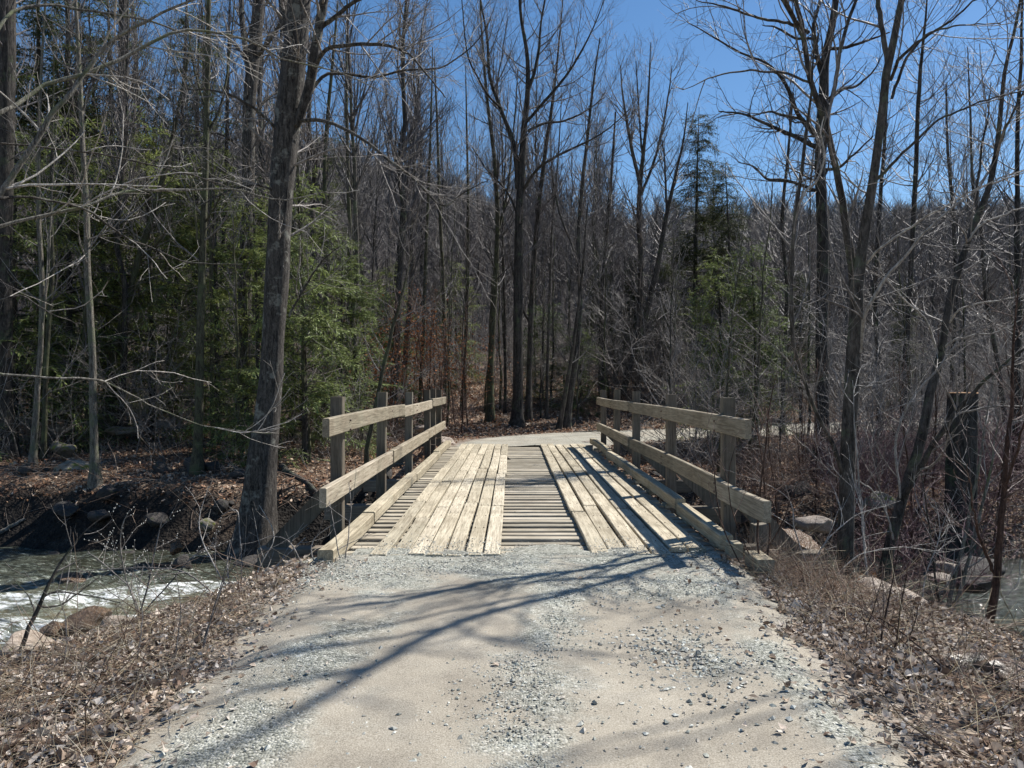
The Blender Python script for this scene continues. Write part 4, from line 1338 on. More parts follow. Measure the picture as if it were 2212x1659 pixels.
for k, (spec, d, bk, lab) in enumerate([
    ([(1952, 900, 16), Z8(925, 1500, 14), Z8(940, 1250, 13), Z8(955, 900, 12), Z8(965, 700, 11), Z8(975, 450, 10), Z8(990, 250, 8), Z8(1010, 60, 5), Z8(1020, -100, 2)], 20, "bark_dark", "straight slim trunk between the forked tree and the leaning one"),
    ([(2196, 960, 20), (2198, 800, 16), (2200, 600, 14), (2198, 450, 12), (2200, 280, 10), (2206, 100, 7), (2210, -60, 3)], 16, "bark_dark", "upright dark trunk at the right edge of the view"),
    ([(2170, 900, 12), (2150, 760, 11), (2130, 640, 10), (2120, 500, 9), (2100, 380, 7), (2096, 240, 5), (2090, 100, 2)], 19, "bark_grey", "thin trunk crossing behind the top of the leaning tree"),
    ([(1690, 900, 12), (1694, 760, 11), (1700, 620, 10), (1690, 480, 9), (1702, 340, 7), (1714, 200, 4)], 24, "bark_dark", "slim dark trunk left of the gnarled tree"),
    ([(1900, 880, 14), (1896, 760, 13), (1890, 620, 12), (1900, 460, 10), (1912, 300, 8), (1920, 140, 4)], 24, "bark_dark", "dark trunk seen just right of the forked tree's stem"),
    ([(2060, 880, 12), (2058, 760, 11), (2066, 620, 10), (2062, 480, 9), (2050, 330, 7), (2044, 180, 4)], 23, "bark_grey", "slim grey trunk above the cut stump"),
]):
    hero_tree("bare_tree", lab, "tree", spec, [], d, (M[bk], M["twig_dark"]), R_(200 + k), tex=(3.4, 3.8, 4.0), rmins=(0.006, 0.0036, 0.0022), base_drop=0.8, lens=((0.9, 2.8), (0.5, 1.4), (0.2, 0.7)),
              trunk_twigs=2.6, trunk_t0=0.25, up=0.18)

hero_tree("bare_tree", "tree standing just outside the right side, only its outer twigs reaching into view", "tree",
          [(2790, 1200, 36), (2800, 800, 30), (2810, 400, 26), (2800, 0, 22), (2770, -400, 17), (2740, -900, 11), (2720, -1300, 4)],
          [([(2800, 300, 12), (2700, 50, 11), (2560, -250, 9), (2420, -600, 6), (2330, -900, 3)], 8.0, 7.2),
           ([(2780, -300, 12), (2650, -600, 9), (2560, -1000, 6), (2500, -1300, 3)], 8.0, 8.8)],
          8.0, (M["bark_grey"], M["twig_grey"]), R_(27), tex=(0.9, 1.6, 1.2), lens=((0.9, 2.4), (0.4, 1.2), (0.2, 0.5)), trunk_t0=0.5, trunk_twigs=0.4)
# 24 pale double sapling over the pool, and reddish stems at the right edge
hero_tree("sapling", "pale twin-stemmed sapling rising from the pool in a narrow V", "sapling",
          [(2040, 1375, 13), (2043, 1340, 13), (2056, 1270, 11), (2074, 1200, 9), (2096, 1100, 8), (2119, 1000, 6), (2134, 900, 4), (2150, 800, 2)],
          [([(2046, 1330, 9), (2070, 1280, 9), (2086, 1220, 8), (2106, 1130, 7), (2126, 1060, 6), (2144, 980, 4), (2160, 880, 2)], 8.6, 8.6, M["bark_lichen"]),
           ([(2050, 1325, 4), (2080, 1300, 4), (2120, 1292, 3), (2180, 1295, 1.5)], 8.6, 8.0, M["twig_pale"]),
           ([(2038, 1320, 6), (2024, 1240, 5), (2012, 1170, 4), (1998, 1080, 3), (1990, 1020, 1.5)], 8.6, 8.4, M["bark_grey"])],
          8.6, (M["bark_lichen"], M["twig_pale"]), R_(24), tex=(4, 4, 4), lens=((0.4, 1.0), (0.2, 0.6), (0.1, 0.3)), rmins=(0.004, 0.003, 0.0022), flare=False, sides=9, base_drop=0.3)
hero_tree("sapling", "reddish-brown crooked stem at the bottom right beside the pool", "sapling",
          [(2128, 1390, 24), (2140, 1320, 21), (2152, 1230, 18), (2162, 1120, 15), (2174, 1000, 12), (2184, 880, 9), (2190, 740, 6), (2200, 620, 3)],
          [([(2150, 1240, 8), (2120, 1160, 7), (2100, 1080, 4), (2090, 1000, 2)], 7.0, 7.0, M["bark_red"]), ([(2168, 1060, 7), (2200, 980, 6), (2220, 880, 3)], 7.0, 6.8, M["bark_red"])],
          7.0, (M["bark_red"], M["twig_red"]), R_(25), tex=(5, 5, 4), lens=((0.4, 1.0), (0.2, 0.6), (0.1, 0.3)), rmins=(0.004, 0.003, 0.0022), flare=False, sides=10, base_drop=0.3)
hero_tree("sapling", "thin pale sapling curving up just left of the leaning tree's foot", "sapling",
          [(1873, 1280, 6), (1870, 1220, 6), (1866, 1130, 5), (1858, 1060, 5), (1852, 980, 4), (1846, 900, 3), (1842, 820, 1.5)], [],
          8.4, (M["twig_pale"], M["twig_pale"]), R_(26), tex=(5, 4, 3), lens=((0.4, 1.0), (0.2, 0.6), (0.1, 0.3)), rmins=(0.004, 0.003, 0.0022), flare=False, sides=8, base_drop=0.3)

# ------------------------------------------------------------------ cut stump
def stump():
    rng = R_(77)
    b_ = at(2074, 1165, 13.6)
    gz = zat(b_[0], b_[1])
    root = empty("tree_stump", (b_[0], b_[1], gz))
    tag(root, "tall thick cut stump with a fresh orange top on the right bank", "stump")
    H = at(0, 848, 13.6)[2] - gz
    K, S = 26, 28
    zz = np.linspace(-0.3, H, K)
    a = np.linspace(0, 2 * PI, S, endpoint=False)
    V = []
    for k, z_ in enumerate(zz):
        fl = math.exp(-max(0, z_) / 0.35)
        r = 0.235 + 0.03 * math.exp(-max(0, z_) / 1.2)
        rr = r * (1 + 0.05 * np.sin(5 * a + 0.3 * z_) + 0.03 * np.sin(11 * a) + rng.normal(0, 0.02, S)) + fl * (0.20 + 0.16 * np.sin(4 * a + 0.7))
        cx = 0.05 * z_ / H
        V.append(np.stack([cx + rr * np.cos(a), rr * np.sin(a), np.full(S, z_)], 1))
    V = np.concatenate(V)
    i = np.arange(K * S).reshape(K, S)
    q = np.stack([i[:-1], np.roll(i[:-1], -1, 1), np.roll(i[1:], -1, 1), i[1:]], -1).reshape(-1, 4)
    a_ = Acc()
    a_.add(V, quads=q)
    link_mesh("trunk", a_.mesh("trunk"), root, M["bark_dark"])
    m, n, l, b = nt("fresh_cut")
    oc = objcoord(n)
    wv = n.new("ShaderNodeTexWave")
    wv.wave_type = 'RINGS'
    wv.rings_direction = 'Z'
    wv.inputs["Scale"].default_value = 12
    wv.inputs["Distortion"].default_value = 2
    l.new(oc, wv.inputs["Vector"])
    r = ramp(n, [(0.0, (0.42, 0.20, 0.08)), (1.0, (0.62, 0.36, 0.17))])
    l.new(wv.outputs[0], r.inputs[0])
    l.new(r.outputs[0], b.inputs["Base Color"])
    b.inputs["Roughness"].default_value = 0.8
    top = V[-S:] * np.array([0.985, 0.985, 1]) + np.array([0, 0, 0.012])
    rim = V[-S:]
    a_ = Acc()
    c_ = np.array([[0.05, 0, H + 0.02]])
    a_.add(np.concatenate([rim, top, c_]), quads=[(j, (j + 1) % S, S + (j + 1) % S, S + j) for j in range(S)], tris=[(S + j, S + (j + 1) % S, 2 * S) for j in range(S)])
    link_mesh("cut_face", a_.mesh("cut_face"), root, m)


stump()


# ------------------------------------------------------------------ prototypes for the wood
def proto_tree(name, H, rb_, rng, mats, tex, clear=0.35, spread=1.0, lean=0.03, rm=(0.009, 0.0042, 0.0022), lens=((1.6, 4.0), (0.7, 1.9), (0.35, 1.0)), sides=8):
    m_ = 16
    s = np.linspace(0, 1, m_)
    wob = np.cumsum(rng.normal(0, 0.06, (m_, 2)), axis=0) * (H / 15)
    P = np.stack([wob[:, 0] + lean * H * s, wob[:, 1], -0.5 + (H + 0.5) * s], 1)
    P[:, :2] -= P[0, :2]
    R = rb_ * (1 - s) ** 0.95 + 0.005
    R[0] *= 1.3
    root = empty(name)
    a_ = Acc()
    a_.tubes(P[None], R[None], sides, bump=0.04, rng=rng)
    link_mesh("trunk", a_.mesh("trunk"), root, mats[0])
    A1, B1 = grow(P[None], R[None], tex[0], rng, clear, 0.97, (22, 48), lens[0], 8, 0.16, 0.07, 0.55, 0.008, lfade=0.55, rmin=rm[0], rmax=0.06)
    A1b, B1b = grow(P[None], R[None], tex[0] * 0.7, rng, 0.12, clear + 0.1, (50, 85), (0.5, 1.6), 8, 0.06, 0.12, 0.15, 0.005, lfade=0.2, rmin=0.006, rmax=0.012)
    A1 = np.concatenate([A1, A1b])
    B1 = np.concatenate([B1, B1b])
    A2, B2 = grow(A1, B1, tex[1], rng, 0.15, 1.0, (22, 50), lens[1], 5, 0.12, 0.09, 0.55, 0.005, lfade=0.5, rmin=rm[1])
    A3, B3 = grow(A2, B2, tex[2], rng, 0.15, 1.0, (25, 55), lens[2], 4, 0.08, 0.10, 0.6, 0.003, lfade=0.4, rmin=rm[2])
    mk("crown", root, mats[1], [(A1, B1, 4), (A2, B2, 3), (A3, B3, 3)])
    return root


def copy_tree(src):
    c = src.copy()
    COL.objects.link(c)
    for ch in list(src.children):
        d = ch.copy()
        COL.objects.link(d)
        d.parent = c
    return c


protos = {
    "tall": [proto_tree("bare_tree", 17, 0.125, R_(301), (M["bark_dark"], M["twig_mid"]), (2.8, 2.6, 3.6), 0.40),
             proto_tree("bare_tree", 15, 0.09, R_(302), (M["bark_grey"], M["twig_dark"]), (2.9, 2.6, 3.6), 0.45, lean=-0.04),
             proto_tree("bare_tree", 19, 0.15, R_(303), (M["bark_grey"], M["twig_mid"]), (2.6, 2.5, 3.5), 0.35, lean=0.01),
             proto_tree("bare_tree", 13, 0.065, R_(304), (M["bark_green"], M["twig_dark"]), (3.0, 2.8, 3.8), 0.35, lean=0.05)],
    "pole": [proto_tree("sapling", 8, 0.05, R_(311), (M["bark_green"], M["twig_mid"]), (2.2, 2.0, 2.0), 0.3, lean=0.04, rm=(0.008, 0.006, 0.0045), lens=((0.7, 1.8), (0.4, 0.9), (0.2, 0.5)), sides=6),
             proto_tree("sapling", 6, 0.035, R_(312), (M["bark_grey"], M["twig_grey"]), (2.6, 2.2, 2.0), 0.25, lean=-0.05, rm=(0.007, 0.005, 0.004), lens=((0.6, 1.5), (0.3, 0.8), (0.2, 0.4)), sides=6),
             proto_tree("sapling", 4.5, 0.028, R_(313), (M["bark_red"], M["twig_red"]), (3.0, 2.4, 2.2), 0.15, lean=0.08, rm=(0.006, 0.005, 0.004), lens=((0.5, 1.3), (0.3, 0.7), (0.15, 0.4)), sides=6)],
}


def hemlock(H, rng, nb, spread, low=0.05, shade=1.0, facesz=0.055, mat=None, dens=1.0, label_name="hemlock_tree"):
    """evergreen with drooping layered boughs of small needle sprays"""
    root = empty(label_name)
    s = np.linspace(0, 1, 12)
    P = np.stack([0.03 * H * s ** 2, 0 * s, -0.5 + (H + 0.5) * s], 1)
    Rr = 0.012 * H * (1 - s) + 0.01
    a_ = Acc()
    a_.tubes(P[None], Rr[None], 8, bump=0.04, rng=rng)
    link_mesh("trunk", a_.mesh("trunk"), root, M["bark_dark"])
    t = low + (0.98 - low) * np.sort(rng.uniform(0, 1, nb)) ** 0.85
    pos = np.stack([np.interp(t, s, P[:, j]) for j in range(3)], 1)
    az = rng.uniform(0, 2 * PI, nb)
    ln = spread * (1 - t) ** 0.75 * rng.uniform(0.55, 1.15, nb) + 0.25
    el = np.radians(rng.uniform(-8, 28, nb))
    d = np.stack([np.cos(az) * np.cos(el), np.sin(az) * np.cos(el), np.sin(el)], 1)
    K = 8
    pts = [pos]
    for k in range(K - 1):
        d = d + rng.normal(0, 0.06, (nb, 3))
        d[:, 2] -= 0.075
        d /= np.linalg.norm(d, axis=1, keepdims=True)
        pts.append(pts[-1] + d * (ln / (K - 1))[:, None])
    A1 = np.stack(pts, 1)
    B1 = np.linspace(1, 0.15, K)[None] * (0.006 + 0.006 * ln)[:, None]
    A2, B2 = grow(A1, B1, 5.5 * dens, rng, 0.12, 1.0, (35, 62), (0.35, 1.0), 5, -0.05, 0.06, 0.5, 0.003, lfade=0.45, rmin=0.004, flat=0.85)
    a_ = Acc()
    a_.tubes(A1, B1, 4)
    a_.tubes(A2, B2, 3)
    link_mesh("boughs", a_.mesh("boughs"), root, M["bark_dark"])
    # needle sprays: narrow diamonds lying along side shoots
    A3, B3 = grow(np.concatenate([A2, A1[:, ::2][:, :4].repeat(1, 0)[:, [0, 1, 2, 3, 3]]]), np.concatenate([B2, B2[:len(A1)] if len(B2) >= len(A1) else np.resize(B2, (len(A1), B2.shape[1]))]),
                  38 * dens, rng, 0.05, 1.0, (30, 60), (0.10, 0.30), 3, -0.10, 0.05, 1.0, 0.002, lfade=0.3, flat=0.9)
    n_ = len(A3)
    # each shoot carries two pointed blades, one over the other
    va, qa, ca = [], [], []
    base_col = np.array([0.095, 0.118, 0.048]) * shade
    for (ka, kb) in ((0, 1), (1, 2)):
        p0, p1 = A3[:, ka], A3[:, kb]
        dirv = p1 - p0
        L = np.linalg.norm(dirv, axis=1, keepdims=True)
        dirv = dirv / (L + 1e-9)
        side = np.cross(dirv, np.array([0, 0, 1.0]) + rng.normal(0, 0.35, (n_, 3)))
        side /= np.linalg.norm(side, axis=1, keepdims=True) + 1e-9
        w = facesz * rng.uniform(0.14, 0.34, (n_, 1))
        m0 = p0 + dirv * L * 0.45
        v = np.stack([p0, m0 + side * w, p1 + dirv * 0.02, m0 - side * w], 1)
        va.append(v.reshape(-1, 3))
        tone = rng.uniform(0.6, 1.5, (n_, 1)) * (base_col + rng.normal(0, 0.006, (n_, 3)) + rng.uniform(0, 1, (n_, 1)) ** 3 * np.array([0.05, 0.055, 0.01]))
        ca.append(np.repeat(np.clip(tone, 0.004, 1), 4, axis=0))
    a_ = Acc()
    for v, c_ in zip(va, ca):
        a_.add(v, quads=np.arange(len(v)).reshape(-1, 4), col=c_)
    link_mesh("foliage", a_.mesh("foliage", smooth=False), root, mat or M["needle"])
    return root


hem = [hemlock(13, R_(401), 110, 2.7, 0.12, 1.0), hemlock(7, R_(402), 80, 2.1, 0.04, 1.8), hemlock(4.2, R_(403), 60, 1.7, 0.02, 1.9, 0.045),
       hemlock(15, R_(404), 200, 3.1, 0.16, 0.45, 0.06, dens=0.8)]
used = {}


def place(src, x, y, rz, sc, label, cat, group=None, z=None, tilt=0.0):
    if id(src) not in used:
        used[id(src)] = 1
        o = src
    else:
        o = copy_tree(src)
    o.location = (x, y, (zat(x, y) if z is None else z))
    o.rotation_euler = (tilt * math.cos(rz), tilt * math.sin(rz), rz)
    o.scale = (sc, sc, sc)
    for k_ in ("label", "category", "group"):
        if k_ in o:
            del o[k_]
    tag(o, label, cat, group)
    return o


# hemlocks drawn from the photograph: pixel column, distance, kind, scale, label
HEM = [
    (660, 17.5, 1, 0.95, "bright green hemlock right behind the biggest left tree, its boughs beside the trunk"),
    (735, 20.0, 1, 0.80, "bushy green hemlock behind the near posts of the left railing"),
    (560, 19.5, 1, 0.95, "green hemlock filling the gap left of the biggest left tree"),
    (470, 22.0, 1, 1.25, "hemlock with pale green drooping boughs left of the tall straight trunk"),
    (330, 22.5, 1, 1.35, "broad dark hemlock behind the leaning trunk"),
    (150, 21.0, 1, 1.30, "dark hemlock between the left-edge trunks and the pale slender trunk"),
    (30, 19.0, 1, 1.20, "low hemlock boughs at the left edge behind the massive dark trunk"),
    (90, 24.5, 0, 1.25, "very tall black-green hemlock in the upper left corner"),
    (250, 26.0, 0, 1.25, "tall hemlock rising round the thick dark trunk"),
    (420, 27.5, 0, 1.15, "tall hemlock behind the greenish slim trunk"),
    (-60, 22.0, 0, 1.2, "tall dark hemlock cut by the left edge of the view"),
    (590, 29.0, 0, 0.9, "hemlock top seen behind the biggest left tree"),
    (790, 25.0, 2, 1.2, "small hemlock above the left railing, beside the rusty beech leaves"),
    (850, 33.0, 1, 0.85, "hemlock among thin poles left of the centre trees"),
    (985, 37.0, 1, 0.9, "hemlock deep in the wood left of the centre tree"),
    (1172, 33.0, 2, 1.0, "small olive-green hemlock just right of the centre tree's foot"),
    (1255, 30.0, 2, 0.8, "small hemlock by the road edge behind the sunlit-edged trunk"),
    (1295, 34.0, 3, 0.45, "dark hemlock behind the far end of the right railing"),
    (1500, 36.0, 3, 0.90, "tall sparse conifer with a dark pointed top right of centre"),
    (1582, 34.0, 3, 0.72, "shorter sparse conifer beside the tall dark pointed one"),
    (1560, 21.5, 1, 0.80, "olive-green evergreen above the near end of the right railing"),
    (1635, 22.0, 1, 0.85, "larger olive-green evergreen just left of the gnarled tree"),
    (1450, 31.0, 3, 0.40, "dark evergreen behind the middle of the right railing"),
    (1375, 34.0, 3, 0.42, "shadowy evergreen behind the vase-shaped tree"),
    (700, 34.0, 0, 0.9, "tall hemlock deep behind the left side of the bridge"),
    (1730, 31.0, 3, 0.42, "evergreen half hidden behind the gnarled tree"),
    (1960, 32.0, 3, 0.40, "evergreen low in the wood right of the forked tree"),
]
rh = R_(500)
for (px, d, kd, sc, lab) in HEM:
    place(hem[kd], (px - CX) / FS * d, d, rh.uniform(0, 6.28), sc, lab, "evergreen tree")

# bare trees filling the wood
rt = R_(600)
taken = []


def free(x, y, r):
    for (a_, b_, c_) in taken:
        if (a_ - x) ** 2 + (b_ - y) ** 2 < (r + c_) ** 2 * 0.25:
            return False
    return True


def depth_phrase(y, lo, hi):
    t = (y - lo) / (hi - lo)
    return "front-row" if t < 0.25 else "second-row" if t < 0.55 else "mid-wood" if t < 0.8 else "deep-wood"


def scatter(n_, pxr, dr, kinds, rmin, label, cat, group, scr=(0.8, 1.15), tries=40, tilt=0.05, src="tall"):
    c = 0
    for _ in range(n_ * tries):
        if c >= n_:
            break
        d = math.sqrt(rt.uniform(dr[0] ** 2, dr[1] ** 2))
        px = rt.uniform(*pxr)
        x, y = (px - CX) / FS * d, d
        if road_dist(np.array([x]), np.array([y]))[0] < 1.6 or not free(x, y, rmin):
            continue
        taken.append((x, y, rmin))
        k = kinds[int(rt.integers(len(kinds)))]
        tl = rt.normal(0, tilt)
        sz = rt.uniform(*scr)
        adj = ("thin " if sz < scr[0] + 0.4 * (scr[1] - scr[0]) else "stout ") + depth_phrase(d, *dr)
        place(protos[src][k], x, y, rt.uniform(0, 6.28), sz, " ".join((adj + " " + label + ", " + where_seen(x, y)).split()[:16]), cat, group, tilt=tl)
        c += 1
    return c


scatter(32, (-120, 900), (24, 48), [0, 1, 2, 3], 1.8, "bare tree beyond the left bank", "tree", "bare trees in the wood beyond the left bank")
scatter(12, (-60, 900), (20, 30), [0, 1, 2, 3], 1.6, "bare tree beyond the left bank", "tree", "bare trees in the wood beyond the left bank")
scatter(34, (820, 1420), (35, 70), [0, 1, 2, 3], 1.8, "bare tree beyond the bridge", "tree", "bare trees on the slope beyond the bridge")
scatter(40, (1380, 2330), (36, 70), [0, 1, 2, 3], 2.0, "bare tree beyond the road", "tree", "bare trees beyond the curving road", scr=(0.6, 0.92))
scatter(52, (800, 1330), (26.5, 44), [0, 1], 0.7, "greenish sapling beyond the bridge", "sapling", "saplings on the slope beyond the bridge", src="pole")
scatter(26, (-60, 760), (17.5, 32), [0, 1], 0.8, "grey sapling among hemlocks", "sapling", "saplings beyond the left bank", src="pole")
scatter(20, (640, 1010), (21, 30), [2], 0.8, "reddish sapling past left railing", "sapling", "reddish saplings behind the left railing", src="pole")
scatter(30, (1400, 2260), (17, 32), [0, 1], 0.9, "grey sapling in brush", "sapling", "saplings in the brush on the right", src="pole", scr=(0.6, 1.0))
scatter(16, (1680, 2260), (12.5, 19), [2], 0.8, "reddish right-bank sapling", "sapling", "reddish saplings on the right bank", src="pole", scr=(0.5, 0.85))


# ------------------------------------------------------------------ geometry-node scatter for uncountable growth
def stuff_scatter(name, label, protos_, pts, rots, scs, mat=None):
    me = bpy.data.meshes.new(name)
    me.vertices.add(len(pts))
    me.vertices.foreach_set("co", np.asarray(pts, np.float32).ravel())
    a_ = me.attributes.new("rot", 'FLOAT_VECTOR', 'POINT')
    a_.data.foreach_set("vector", np.asarray(rots, np.float32).ravel())
    a_ = me.attributes.new("scl", 'FLOAT', 'POINT')
    a_.data.foreach_set("value", np.asarray(scs, np.float32).ravel())
    o = bpy.data.objects.new(name, me)
    COL.objects.link(o)
    ng = bpy.data.node_groups.new(name + "_nodes", 'GeometryNodeTree')
    ng.interface.new_socket("Geometry", in_out='INPUT', socket_type='NodeSocketGeometry')
    ng.interface.new_socket("Geometry", in_out='OUTPUT', socket_type='NodeSocketGeometry')
    n = ng.nodes
    l = ng.links
    gi = n.new("NodeGroupInput")
    go = n.new("NodeGroupOutput")
    iop = n.new("GeometryNodeInstanceOnPoints")
    oi = n.new("GeometryNodeObjectInfo")
    oi.inputs["Object"].default_value = protos_
    oi.transform_space = 'ORIGINAL'
    ar = n.new("GeometryNodeInputNamedAttribute")
    ar.data_type = 'FLOAT_VECTOR'
    ar.inputs["Name"].default_value = "rot"
    asx = n.new("GeometryNodeInputNamedAttribute")
    asx.data_type = 'FLOAT'
    asx.inputs["Name"].default_value = "scl"
    l.new(gi.outputs[0], iop.inputs["Points"])
    l.new(oi.outputs["Geometry"], iop.inputs["Instance"])
    l.new(ar.outputs["Attribute"], iop.inputs["Rotation"])
    l.new(asx.outputs["Attribute"], iop.inputs["Scale"])
    l.new(iop.outputs[0], go.inputs[0])
    md = o.modifiers.new("scatter", 'NODES')
    md.node_group = ng
    tag(o, label, kind="stuff")
    return o


def unlinked(name, me, mat):
    me.materials.append(mat)
    return bpy.data.objects.new(name, me)


def brush_mesh(rng, ns, H, tex, rm, spread=0.5, seedr=0.35):
    base = np.stack([rng.uniform(-seedr, seedr, ns), rng.uniform(-seedr, seedr, ns), np.full(ns, -0.05)], 1)
    d = np.stack([rng.normal(0, spread, ns), rng.normal(0, spread, ns), np.ones(ns)], 1)
    d /= np.linalg.norm(d, axis=1, keepdims=True)
    ln = rng.uniform(0.5, 1.0, ns) * H
    K = 6
    pts = [base]
    for k in range(K - 1):
        d = d + rng.normal(0, 0.13, (ns, 3))
        d /= np.linalg.norm(d, axis=1, keepdims=True)
        pts.append(pts[-1] + d * (ln / (K - 1))[:, None])
    P = np.stack(pts, 1)
    R = np.linspace(1, 0.35, K)[None] * rng.uniform(rm[0] * 1.2, rm[0] * 2.2, ns)[:, None]
    A2, B2 = grow(P, R, tex[0], rng, 0.15, 1.0, (25, 65), (0.25 * H, 0.55 * H), 5, 0.05, 0.15, 0.6, 0.003, lfade=0.5, rmin=rm[0])
    A3, B3 = grow(A2, B2, tex[1], rng, 0.1, 1.0, (30, 70), (0.12 * H, 0.3 * H), 4, 0.04, 0.15, 0.6, 0.002, lfade=0.4, rmin=rm[1])
    a_ = Acc()
    a_.tubes(P, R, 4)
    a_.tubes(A2, B2, 3)
    a_.tubes(A3, B3, 3)
    return a_.mesh("brush")


rs = R_(700)


def pts_in(n_, pxr, dr, cond=None):
    out = []
    while len(out) < n_:
        d = np.sqrt(rs.uniform(dr[0] ** 2, dr[1] ** 2, n_ * 2))
        px = rs.uniform(*pxr, n_ * 2)
        x = (px - CX) / FS * d
        ok = road_dist(x, d) > 1.35
        if cond is not None:
            ok &= cond(x, d)
        out += list(np.stack([x, d], 1)[ok])
    q = np.array(out[:n_])
    z = terrain(q[:, 0], q[:, 1])
    return np.concatenate([q, z[:, None]], 1)


def rots(n_, tilt=0.12):
    return np.stack([rs.normal(0, tilt, n_), rs.normal(0, tilt, n_), rs.uniform(0, 6.28, n_)], 1)


b_gr = unlinked("brush_grey", brush_mesh(R_(71), 9, 2.6, (2.4, 2.6), (0.006, 0.0045)), M["twig_mid"])
b_dk = unlinked("brush_dark", brush_mesh(R_(72), 9, 3.6, (2.0, 2.2), (0.008, 0.006)), M["twig_dark"])
b_rd = unlinked("brush_red", brush_mesh(R_(73), 10, 1.3, (4.0, 4.0), (0.0045, 0.0032), 0.6), M["twig_red"])
b_pu = unlinked("brush_purple", brush_mesh(R_(74), 8, 1.7, (4.5, 5.0), (0.004, 0.003), 0.4), M["twig_purple"])
b_pl = unlinked("brush_pale", brush_mesh(R_(75), 6, 1.5, (3.0, 4.0), (0.004, 0.0028), 0.7), M["twig_grey"])

p = pts_in(330, (-150, 2350), (38, 75))
stuff_scatter("undergrowth", "grey leafless undergrowth deep in the wood", b_gr, p, rots(len(p)), rs.uniform(0.8, 1.7, len(p)))
p = pts_in(330, (1330, 2350), (29, 60))
stuff_scatter("undergrowth", "dark leafless thicket beyond the curving road on the right", b_dk, p, rots(len(p)), rs.uniform(0.8, 1.7, len(p)))
p = pts_in(95, (640, 1340), (20, 33), lambda x, y: (np.abs(x - 0.2) > 2.6))
stuff_scatter("undergrowth", "low reddish brush on the slope beyond the bridge", b_rd, p, rots(len(p)), rs.uniform(0.4, 1.0, len(p)))
p = pts_in(95, (1560, 2300), (9.5, 22), lambda x, y: (x > 3.1) & (terrain(x, y) > -1.35))
stuff_scatter("undergrowth", "tangle of reddish brush on the right bank behind the railing", b_rd, p, rots(len(p), 0.25), rs.uniform(0.5, 1.25, len(p)))
p = pts_in(75, (1820, 2300), (9.5, 20), lambda x, y: (x > 3.4) & (terrain(x, y) > -1.35))
stuff_scatter("undergrowth", "purplish shrub twigs at the right edge beyond the pool", b_pu, p, rots(len(p), 0.25), rs.uniform(0.5, 1.1, len(p)))
p = pts_in(150, (-60, 2300), (15.5, 26), lambda x, y: (np.abs(x - 0.2) > 2.8))
stuff_scatter("undergrowth", "pale thin twigs of low shrubs along the banks", b_pl, p, rots(len(p), 0.3), rs.uniform(0.4, 1.1, len(p)))

b_p2 = unlinked("brush_silver", brush_mesh(R_(76), 7, 4.0, (2.2, 2.6), (0.0065, 0.004), 0.55, 0.6), M["twig_grey"])
p = pts_in(95, (1420, 2330), (15, 38), lambda x, y: (x > 3.6) & (terrain(x, y) > -1.2))
stuff_scatter("undergrowth", "silvery bare twigs of tall brush on the right before the grey wood", b_p2, p, rots(len(p), 0.3), rs.uniform(0.5, 1.25, len(p)))
p = pts_in(75, (-60, 760), (17, 34))
stuff_scatter("undergrowth", "silvery bare twigs among the hemlocks on the left", b_p2, p, rots(len(p), 0.3), rs.uniform(0.5, 1.2, len(p)))
p = pts_in(60, (740, 1340), (30, 48))
stuff_scatter("undergrowth", "silvery bare twigs on the slope beyond the bridge", b_p2, p, rots(len(p), 0.3), rs.uniform(0.5, 1.2, len(p)))


# far wooded hillside: simple trees as one mass
def far_tree_mesh(rng, H, nb):
    s = np.linspace(0, 1, 5)
    P = np.stack([0.1 * s, 0 * s, H * s - 0.5], 1)
    R = 0.16 * (1 - s) + 0.03
    a_ = Acc()
    a_.tubes(P[None], R[None], 4)
    A, B = grow(P[None], R[None], nb / H, rng, 0.25, 0.95, (25, 55), (2.0, 4.5), 4, 0.15, 0.1, 0.5, 0.03, lfade=0.5, rmin=0.05)
    A2, B2 = grow(A, B, 1.6, rng, 0.2, 1.0, (25, 55), (0.8, 2.0), 3, 0.1, 0.1, 0.7, 0.02, lfade=0.4, rmin=0.028)
    A3, B3 = grow(A2, B2, 1.6, rng, 0.2, 1.0, (25, 55), (0.5, 1.2), 3, 0.1, 0.1, 0.7, 0.015, lfade=0.4, rmin=0.022)
    a_.tubes(A, B, 3)
    a_.tubes(A2, B2, 3)
    a_.tubes(A3, B3, 3)
    return a_.mesh("far_tree")


ft = unlinked("far_tree", far_tree_mesh(R_(81), 13, 26), M["twig_dark"])
ft2 = unlinked("far_tree_b", far_tree_mesh(R_(82), 11, 30), M["twig_mid"])
for q_, (n_, src, lab) in enumerate(((2600, ft, "leafless trees massed on the distant hillside"), (1500, ft2, "paler leafless trees mixed over the distant hillside"))):
    d = 62 + 235 * rs.uniform(0, 1, n_) ** 0.8
    px = rs.uniform(-350, 2560, n_)
    x = (px - CX) / FS * d
    z = terrain(x, d)
    stuff_scatter("hillside_woods", lab, src, np.stack([x, d, z], 1), rots(n_, 0.04), rs.uniform(0.75, 1.25, n_))

# ------------------------------------------------------------------ rocks
def ico(sub=3):
    import bmesh
    bm = bmesh.new()
    bmesh.ops.create_icosphere(bm, subdivisions=sub, radius=1.0)
    v = np.array([tuple(x.co) for x in bm.verts])
    f = np.array([[x.index for x in fc.verts] for fc in bm.faces])
    bm.free()
    return v, f


IV, IF = ico(3)
IV2, IF2 = ico(4)


def n3(v, seed, s):
    return (vnoise(v[:, 0] * s + 11.3, v[:, 1] * s + v[:, 2] * s * 0.73, seed) + vnoise(v[:, 1] * s + 5.1, v[:, 2] * s - v[:, 0] * s * 0.61, seed + 3) +
            vnoise(v[:, 2] * s + 9.7, v[:, 0] * s + v[:, 1] * s * 0.5, seed + 5)) / 3 - 0.5


